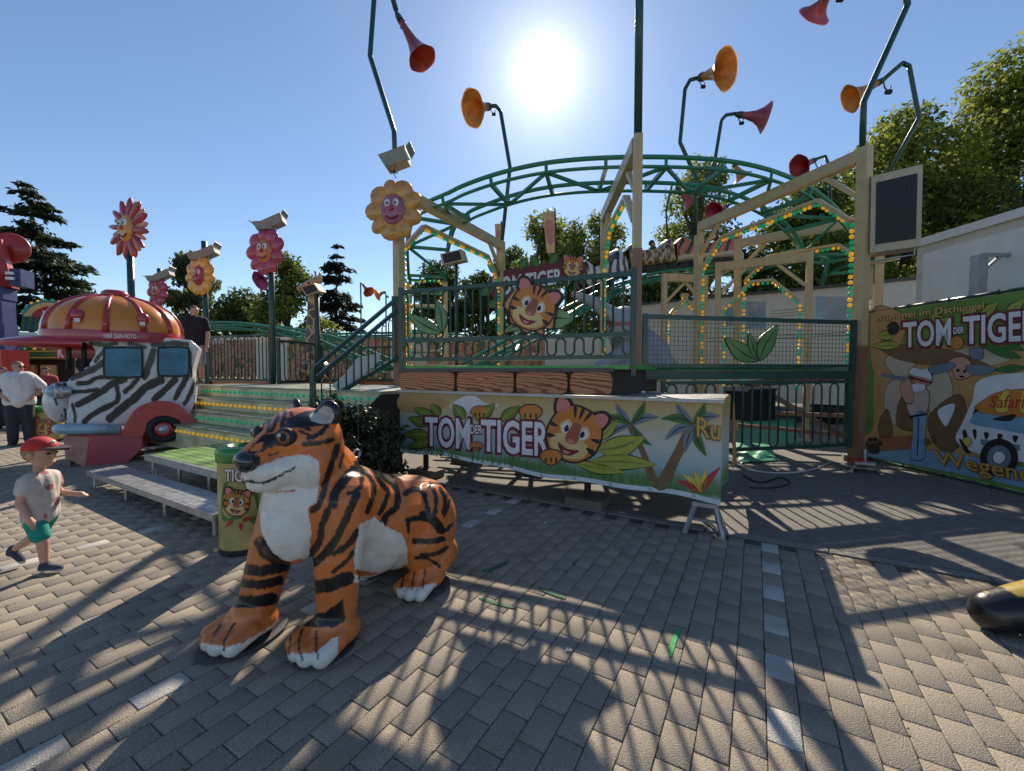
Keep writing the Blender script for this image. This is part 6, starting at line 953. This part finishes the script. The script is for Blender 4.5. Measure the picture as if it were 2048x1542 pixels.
# ================================================================== litter bins
class Cyl:
    def __init__(s, c, r): s.c = Vector(c); s.r = r; s.n = Vector((-c[0], -c[1], 0)).normalized()
    def __call__(s, x, y, off=0.0):
        d = ray(x, y); a = d.x ** 2 + d.y ** 2; b = -(d.x * s.c.x + d.y * s.c.y); cc = s.c.x ** 2 + s.c.y ** 2 - (s.r + off) ** 2; D = max(b * b - a * cc, 0); t = (-b - math.sqrt(D)) / a; return Vector((0, 0, EYE)) + d * t
def bin_(label, c, r, h, px):
    t = thing('litter_bin', label, 'litter bin', c, 'printed litter bins'); c = Vector(c); part(MB().lathe([(0, .0), (r * .97, 0), (r, .03), (r, h - .1)], c, (0, 0, 1), 36), 'barrel', M('bin_print', (.42, .36, .12), .4, var=.5, scale=4, coat=.3), t, True); part(MB().lathe([(r * 1.0, h - .12), (r * 1.06, h - .12), (r * 1.07, h - .03), (r * .98, h), (r * .62, h + .01), (r * .6, h - .06), (0, h - .08)], c, (0, 0, 1), 36), 'lid', M('bin_lid', (.03, .22, .035), .35, coat=.4), t, True); part(MB().lathe([(r * 1.01, 0), (r * 1.02, .025), (r * 1.0, .05)], c, (0, 0, 1), 36), 'base_ring', m_black, t, True)
    C = Cyl(c, r); x0, y0, x1, y1 = px; f = lambda u, v: (x0 + (x1 - x0) * u, y0 + (y1 - y0) * v)
    decal(t, 'leaf_patch', C, [[f(.1, .35), f(.3, .28), f(.6, .3), f(.9, .36), f(.92, .75), f(.6, .7), f(.3, .72), f(.08, .7)]], m_lf3, .003, n=8); decal(t, 'red_leaves', C, [leafp(*f(.35, .72), *f(.15, .8), 4), leafp(*f(.55, .74), *f(.8, .68), 4), leafp(*f(.5, .75), *f(.55, .84), 4)], m_rd, .005); letters(t, 'lettering', C, 'TIGER', (f(.12, .14), f(.9, .14), f(.9, .3), f(.12, .3)), m_maroon, .005, bold=.06); letters(t, 'lettering_face', C, 'TIGER', (f(.14, .15), f(.88, .15), f(.88, .29), f(.14, .29)), m_wh, .008, bold=.015); face(t, C, *f(.42, .53), (x1 - x0) * .3, .15, .009, 1.0)
bin_('round printed litter bin with green rim behind the tiger statue', (-2.42, 3.72, 0), .2, .93, (437, 912, 522, 1090)); bin_('printed litter bin beside the man in white t-shirt', (-10.62, 9.42, 0), .29, .8, (62, 828, 116, 880))
# ================================================================== zebra photo bus with the cap roof
f0 = pole_at(150, 6.9); r0 = pole_at(392, 7.8); BP = Plane(f0, r0); ax = (r0 - f0).normalized(); inn = -BP.n
def z2(x, y, off=0.0): return BP(x / 3.855, 560 + y / 3.855, off)
zb = thing('zebra_bus', 'zebra striped photo booth bus with a big orange cap for a roof', 'photo booth', Vector((f0.x, f0.y, 0)))
prof = [(650, 462), (1470, 462), (1482, 700), (1508, 1050), (1440, 1112), (950, 1122), (560, 1118), (500, 1085), (520, 1010), (530, 930), (515, 850), (520, 780), (560, 735), (630, 695), (690, 640), (735, 560), (700, 500)]
bm_ = MB(); bm_.prism([z2(x, y, -.03) for x, y in cr(prof, 3, True)], inn * 1.2)
sn_c = z2(500, 940, -.62); bm_.sph(sn_c, (.25, .5, .36), 18, 14, Matrix.Rotation(math.atan2(ax.y, ax.x), 3, 'Z')); caps(bm_, z2(490, 1010, -.35), z2(490, 1010, -.9), .16, .16)
bme_, BV, BN = fused(bm_, .0165, 9)
ZS = [([(700, 490), (800, 500), (900, 490)], 16), ([(990, 492), (1060, 502), (1120, 520)], 14), ([(1180, 500), (1300, 490), (1440, 495)], 20), ([(845, 495), (790, 560), (735, 625)], 15), ([(790, 640), (720, 690), (640, 720), (560, 752)], 26), ([(870, 745), (760, 752), (680, 790), (600, 802)], 19), ([(750, 845), (660, 860), (570, 862)], 17), ([(960, 765), (860, 800), (800, 850), (700, 910), (600, 962)], 27), ([(900, 820), (912, 900), (880, 950), (780, 1000), (700, 1050), (650, 1092)], 21), ([(1060, 765), (1020, 810), (965, 862)], 18), ([(1115, 745), (1155, 640), (1185, 545)], 28), ([(1240, 770), (1120, 830), (1040, 910), (950, 980), (850, 1066)], 33), ([(1350, 770), (1290, 830), (1190, 922)], 26), ([(1440, 750), (1400, 820), (1350, 915)], 22), ([(1495, 800), (1460, 890), (1420, 958)], 16), ([(1508, 960), (1480, 1022)], 12), ([(1465, 560), (1472, 740)], 12), ([(680, 660), (650, 600), (670, 520)], 18), ([(470, 760), (500, 800), (480, 860)], 14), ([(560, 960), (575, 1030), (580, 1090)], 11), ([(430, 830), (420, 900), (440, 960)], 10), ([(500, 1000), (510, 1080)], 12), ([(440, 720), (480, 730), (520, 760)], 12)]
Q = np.stack([proj(BV)[:, 0] * 3.855, (proj(BV)[:, 1] - 560) * 3.855], 1); dpt = (BV - np.array(BP.o)) @ np.array(BP.n); far = dpt < -.63; Wm = BV.copy(); Wm[far] += (2 * (-.63 - dpt[far]))[:, None] * np.array(BP.n)[None]; Qm = proj(Wm); Q[far] = np.stack([Qm[far, 0] * 3.855, (Qm[far, 1] - 560) * 3.855], 1)
Q += np.stack([vnoise(BV, 14), vnoise(BV + 5, 15)], 1) * 5; k = np.zeros(len(BV))
for pts, r in ZS: k = np.maximum(k, np.clip((r - seg_dist(Q, cr(pts, 4))) / 5 + .5, 0, 1))
c = np.tile(np.array([.64, .62, .62]), (len(BV), 1)); pk = np.clip((Q[:, 1] - 930) / 180, 0, 1) * np.clip((Q[:, 0] - 700) / 300, 0, 1); c = c * (1 - pk[:, None] * .6) + np.array([.6, .3, .28]) * pk[:, None] * .6; bl_ = np.clip(1 - np.abs(Q[:, 1] - 800) / 90, 0, 1) * np.clip((640 - Q[:, 0]) / 90, 0, 1); c = c * (1 - bl_[:, None] * .5) + np.array([.3, .48, .62]) * bl_[:, None] * .5
c = c * (1 - k[:, None]) + np.array([.012, .012, .014]) * k[:, None]; setcol(bme_, c); skin_obj(bme_, 'body', m_tig, zb)
def rrect(x0, y0, x1, y1, r): return cr([(x0 + r, y0), (x1 - r, y0), (x1, y0 + r), (x1, y1 - r), (x1 - r, y1), (x0 + r, y1), (x0, y1 - r), (x0, y0 + r)], 3, True)
m_bwin = M('bus_window', (.035, .2, .31), .3, var=.6, scale=2.5, coat=.1, spec=.3)
for x0, y0, x1, y1 in ((795, 515, 1100, 755), (1212, 512, 1462, 745)):
    w = part(MB().prism([z2(x, y, .035) for x, y in rrect(x0, y0, x1, y1, 32)], inn * .05), 'window', m_black, zb); part(MB().prism([z2(x, y, .042) for x, y in rrect(x0 + 16, y0 + 16, x1 - 14, y1 - 14, 26)], inn * .01), 'pane', m_bwin, w)
m_bred = M('bus_red', (.42, .02, .03), .25, var=.12, scale=4, coat=.6)
fo = [(955, 1195), (985, 1080), (1060, 985), (1160, 942), (1250, 932), (1350, 950), (1430, 1010), (1515, 1085), (1505, 1140), (1420, 1152), (1385, 1085), (1320, 1055), (1255, 1045), (1185, 1062), (1130, 1110), (1100, 1200)]
part(MB().prism([z2(x, y, .12) for x, y in cr(fo, 3, True)], inn * .3), 'fender', m_bred, zb); wc = z2(1265, 1150, .09); wr = (z2(1400, 1150, .09) - wc).length
part(MB().lathe([(.0, -.1), (wr * .8, -.1), (wr * .97, -.06), (wr, 0), (wr * .97, .05), (wr * .6, .07), (wr * .56, .04)], wc, BP.n, 30), 'tyre', M('tyre', (.014, .014, .015), .75, bump=.4, bscale=40), zb, True); hb_ = part(MB().lathe([(wr * .55, .03), (wr * .5, .07), (wr * .32, .075), (0, .06)], wc, BP.n, 24), 'wheel_rim', m_bred, zb, True); part(MB().lathe([(wr * .3, .07), (wr * .22, .1), (0, .115)], wc, BP.n, 20), 'hub_cap', M('chrome_print', (.4, .5, .56), .15, .6), hb_, True)
part(MB().tube([z2(470, 1150, -.9), z2(450, 1150, -.5), z2(455, 1150, .0), z2(480, 1150, .07), z2(700, 1150, .09), z2(930, 1155, .07)], .085, 12), 'bumper', M('bumper_print', (.3, .42, .52), .25, var=.55, scale=3, coat=.5), zb, True)
part(MB().prism([z2(x, y, .03) for x, y in ((490, 1200), (1100, 1200), (1090, 1300), (965, 1425), (660, 1440), (505, 1370))], inn * 1.1), 'base_skirt', M('bus_pink', (.42, .06, .09), .4, var=.35, scale=1.5, coat=.3), zb); part(MB().prism([z2(x, y, .034) for x, y in ((488, 1198), (690, 1215), (675, 1300), (655, 1442), (503, 1372))], inn * .004), 'torn_patch', M('peeled_print', (.5, .24, .18), .7, var=.3, scale=6), zb)
for x, y0, y1, o in ((540, 1330, 1420, -.1), (685, 1430, 1500, -.05), (1050, 1300, 1400, -.4)): a = z2(x, y0, o); part(MB().box(Vector((a.x, a.y, max(.15, a.z) / 2)), (.07, .07, max(.15, a.z))), 'leg', M('old_timber2', (.2, .16, .12), .9), zb)
for o in (-.12, -1.1):
    for x in (530, 648): part(MB().tube([z2(x, 690, o), z2(x, 470, o)], .035, 8), 'windscreen_pillar', m_black, zb, True)
for o, dx in ((-.22, 0), (-.98, -30)):
    e = z2(455 + dx, 860, o); l_ = part(MB().lathe([(0, -.05), (.14, -.04), (.15, .03), (.12, .06), (0, .05)], e, -ax + BP.n * .25, 20), 'headlight', m_galv, zb, True); part(MB().sph(e - ax * .06, (.1, .1, .1), 14, 10), 'lens', M('lens_print', (.3, .42, .5), .1, coat=.8), l_, True)
part(MB().lathe([(0, -.04), (.09, -.03), (.1, .02), (0, .05)], z2(505, 860, -.02), -ax * .6 + BP.n, 18), 'side_lamp', m_galv, zb, True); part(MB().prism([z2(x, y, -.2) for x, y in ((460, 1000), (515, 940), (510, 1000), (470, 1060))], inn * .7), 'mouth', m_maroon, zb)
# cap: dome panels, ribs, button, band and peak
dc = (z2(900, 470, -.63)); dc.z = z2(1040, 470, 0).z; ra, rb, rh = .93, .78, .72; RA = Matrix((ax, inn, Vector((0, 0, 1)))).transposed()
def dome(u, v, s=1.0): return dc + RA @ Vector((ra * s * math.cos(u) * math.cos(v), rb * s * math.sin(u) * math.cos(v), rh * s * (math.sin(v)) ** .8 + .12))
m_cor = M('cap_orange', (.66, .22, .01), .25, var=.2, scale=3, coat=.6); npn = 12
for i in range(npn):
    q = MB(); nu, nv = 6, 9
    for a in range(nu + 1):
        for b in range(nv + 1): u = 2 * math.pi * (i + a / nu) / npn; v = math.pi / 2 * b / nv; q.v.append(tuple(dome(u, v * .985, 1 + .025 * math.sin(math.pi * a / nu) * math.cos(v))))
    q.f = [(a * (nv + 1) + b, (a + 1) * (nv + 1) + b, (a + 1) * (nv + 1) + b + 1, a * (nv + 1) + b + 1) for a in range(nu) for b in range(nv)]; part(q, 'cap_panel', m_cor, zb, True); u = 2 * math.pi * i / npn; part(MB().tube([dome(u, math.pi / 2 * b / 10 * .97, 1.005) for b in range(11)], [.05 - .003 * b for b in range(11)], 8), 'cap_rib', m_bred, zb, True)
part(MB().lathe([(.0, .1), (.14, .1), (.19, .06), (.2, .0), (.17, -.04)], dome(0, math.pi / 2), (0, 0, 1), 20), 'cap_button', m_bred, zb, True)
q = MB(); n = 40
for i in range(n): u = 2 * math.pi * i / n; d_ = RA @ Vector((math.copysign(abs(math.cos(u)) ** .8, math.cos(u)) * ra * 1.01, math.copysign(abs(math.sin(u)) ** .8, math.sin(u)) * rb * 1.01, 0)); q.v += [tuple(dc + d_ + Vector((0, 0, -.02))), tuple(dc + d_ * 1.02 + Vector((0, 0, .06))), tuple(dc + d_ + Vector((0, 0, .16)))]
q.f = [(i * 3 + j, ((i + 1) % n) * 3 + j, ((i + 1) % n) * 3 + j + 1, i * 3 + j + 1) for i in range(n) for j in range(2)] + [tuple(i * 3 for i in range(n))]; part(q, 'cap_band', m_bred, zb, True)
q = MB(); nn = 14
for i in range(nn + 1):
    t = -1 + 2 * i / nn; e = 1 - t * t
    for j in range(7): s_ = j / 6; q.v.append(tuple(dc + RA @ Vector((-(ra * .86 * math.sqrt(max(0, 1 - (t * .93) ** 2)) + s_ * .66 * e ** .5), t * rb * (.93 + .05 * s_), .07 - .14 * s_ * s_ + .05 * e * s_))))
k = len(q.v); q.v += [(x, y, z - .08) for x, y, z in q.v]; f1 = [(i * 7 + j, i * 7 + j + 1, (i + 1) * 7 + j + 1, (i + 1) * 7 + j) for i in range(nn) for j in range(6)]; q.f = f1 + [tuple(v + k for v in f[::-1]) for f in f1] + [(i * 7 + 6, i * 7 + 6 + k, (i + 1) * 7 + 6 + k, (i + 1) * 7 + 6) for i in range(nn)]; part(q, 'cap_peak', m_bred, zb, True)
class Dm:                                       # lettering lies on the cap band
    n = BP.n
    def __call__(s, x, y, off=0.0):
        P = BP(x, y, 0); d_ = Vector((P.x, P.y, 0)) - Vector((dc.x, dc.y, 0)); u_ = d_.dot(ax) / (ra * 1.03); u_ = max(-.98, min(.98, u_)); v_ = -rb * 1.035 * (1 - abs(u_) ** 2.5) ** .4; W = dc + ax * (u_ * ra * 1.03) + inn * (v_ - off); return Vector((W.x, W.y, P.z))
bb = dc.z + .07; yb = [y for y in range(600, 740) if BP(245, y, rb * 0).z < bb][0]
letters(zb, 'band_lettering', Dm(), 'HIER DEIN FOTO', ((214, yb - 5), (276, yb - 4), (276, yb + 5), (214, yb + 4)), m_white, .03, bold=.02)
for u in (-1.95, -1.05): o = dome(u, .28, 1.03); k1_ = part(MB().sph(o, (.09, .05, .11), 12, 8, RA), 'cap_strap_end', m_bred, zb, True); part(MB().box(o + BP.n * .06 - Vector((0, 0, .08)), (.07, .02, .06), math.atan2(ax.y, ax.x)), 'strap_tag', m_white, k1_)
# ================================================================== stalls at far left
SP_ = Plane(pole_at(0, 13.4), pole_at(140, 14.2)); fs = thing('fair_stall', 'yellow and green fair stall with an arched sign at far left', 'fair stall', pole_at(60, 14)); m_teal = M('teal_paint', (.05, .25, .27), .45, coat=.2); sIn = -SP_.n
S = lambda x, y, o=0.0: SP_(x, y, o)
part(MB().prism([S(-60, 716), S(150, 716), S(150, 862), S(-60, 862)], sIn * 2.6), 'dark_interior', M('stall_dark', (.03, .025, .02), .8), fs); part(MB().prism([S(-60, 696, .5), S(118, 694, .5), S(118, 718, .5), S(-60, 720, .5)], sIn * 1.0), 'fascia', m_lf3, fs)  # interior is a solid near-black box, its shade put into the colour
for y in (702, 709, 715): part(MB().bar(S(-60, y + 1, .51), S(118, y, .51), .02, .03), 'fascia_strip', m_yl if y != 709 else m_green, fs)
bulbs_along(fs, [S(-55, 699, .56), S(116, 697, .56)], .22)
for i, x in enumerate(range(-50, 130, 20)): part(MB().box((S(x, 790, .05) + Vector((0, 0, 0))), (.14, .1, 2.0), 0), 'post', m_cream if i % 2 else m_tan, fs)
part(MB().prism([S(-60, 812, .3), S(120, 812, .3), S(120, 830, .3), S(-60, 830, .3)], sIn * .5), 'counter', m_rd, fs); part(MB().prism([S(85, 730, .12), S(112, 730, .12), S(112, 752, .12), S(85, 752, .12)], sIn * .02), 'price_board', m_cr, fs)
for i in range(11): x = 46 + i * 6.6; part(MB().bar(S(x + 4, 634, .1), S(x, 662, .7), .11, .03), 'awning_slat', m_dgreen if i % 2 else m_lf3, fs)
arch = [(46, 662)] + [(46, 622), (58, 608), (80, 601), (100, 600), (122, 604), (140, 614), (146, 626), (146, 662)]; part(MB().prism([S(x, y, .05) for x, y in cr(arch, 4)], sIn * .12), 'arch_board', m_teal, fs)
decal(fs, 'arch_panel', SP_, [[(54, 634), (56, 620), (75, 608), (98, 605), (120, 610), (136, 622), (138, 634)]], m_cr, .055); decal(fs, 'red_oval', SP_, [[(64, 634), (70, 622), (92, 613), (114, 618), (126, 628), (128, 636), (96, 638)]], m_rd, .058); decal(fs, 'white_animal_head', SP_, [[(86, 634), (86, 620), (92, 624), (102, 622), (110, 618), (112, 626), (118, 630), (110, 636), (98, 637)]], m_wh, .061)
ab_ = [(S(x, y, .1)) for x, y in cr(arch[1:-1], 3)]; bulbs_along(fs, ab_, .17); kk = part(MB().prism([S(112, 692, .6), S(132, 690, .6), S(132, 718, .6), S(112, 718, .6)], sIn * .04), 'letter_board', m_rd, fs); letters(kk, 'letter', SP_, 'K', ((115, 695), (129, 694), (129, 715), (115, 716)), m_white, .606, bold=.05)
rt = thing('red_tower', 'red and blue show tower cut off by the left edge', 'ride tower', pole_at(5, 12.4)); X = lambda x, y, Y=12.4: PX(x, y, Y)
m_rt = M('tower_red', (.45, .03, .025), .4, var=.2, scale=2, coat=.3); m_bt = M('tower_blue', (.012, .022, .13), .45, var=.2, scale=3)
q = MB(); zt, zm, zl = X(0, 478).z, X(0, 572).z, X(0, 690).z; cx = X(-8, 500); q.lathe([(.0, zt + .05), (.16, zt), (.24, (zt + zm) / 2 + .3), (.42, zm), (.42, zm - .05)], (cx.x, cx.y, 0), (0, 0, 1), 8); part(q, 'spire', m_rt, rt); part(MB().lathe([(.0, -.05), (.44, -.05), (.46, 0), (.44, .05), (0, .05)], (cx.x - .05, cx.y + .4, X(0, 488).z), (.5, -1, 0), 24), 'round_sign', m_rt, rt, True)
for i, (x, y0, y1, w) in enumerate(((-6, 572, 600, .6), (0, 600, 650, .42), (2, 650, 700, .5), (44, 541, 575, .26))):
    a, b = X(x, y0), X(x, y1); part(MB().box(((a.x + b.x) / 2, a.y, (a.z + b.z) / 2), (w, .5, a.z - b.z), .3), 'tower_block', m_bt, rt)
    for s_ in (.3, .6): part(MB().box((a.x, a.y - .3, a.z + (b.z - a.z) * s_), (w * .7, .06, (a.z - b.z) * .16), .3), 'white_band', m_white, rt)
part(MB().box((cx.x, cx.y, X(0, 700).z / 2), (.9, .7, X(0, 700).z)), 'plinth', m_rt, rt)
rs_ = thing('red_booth', 'red fair booth front behind the zebra bus', 'fair stall', pole_at(160, 16)); part(MB().box(pole_at(160, 16.5) + Vector((0, 0, 1.4)), (3.4, 2, 2.8), .3), 'walls', m_rt, rs_); part(MB().box(pole_at(160, 16.4) + Vector((0, 0, 2.9)), (3.8, 2.4, .2), .3), 'roof', m_wh, rs_)
# cables lying on the ground
for lab, pts, r in (('pale cable running over the asphalt to the small jack', [(1660, 925), (1620, 940), (1560, 946), (1500, 940), (1480, 930)], .008), ('dark cable looped on the asphalt beside the skirt corner', [(1485, 950), (1520, 965), (1560, 955), (1580, 965), (1550, 975), (1500, 975)], .01)): P = [GP(x, y, .012) for x, y in pts]; solo(MB().tube(cr([tuple(p) for p in P], 6), r, 6), 'cable', m_white if 'pale' in lab else m_black, lab, 'cable', P[0], smooth=True)
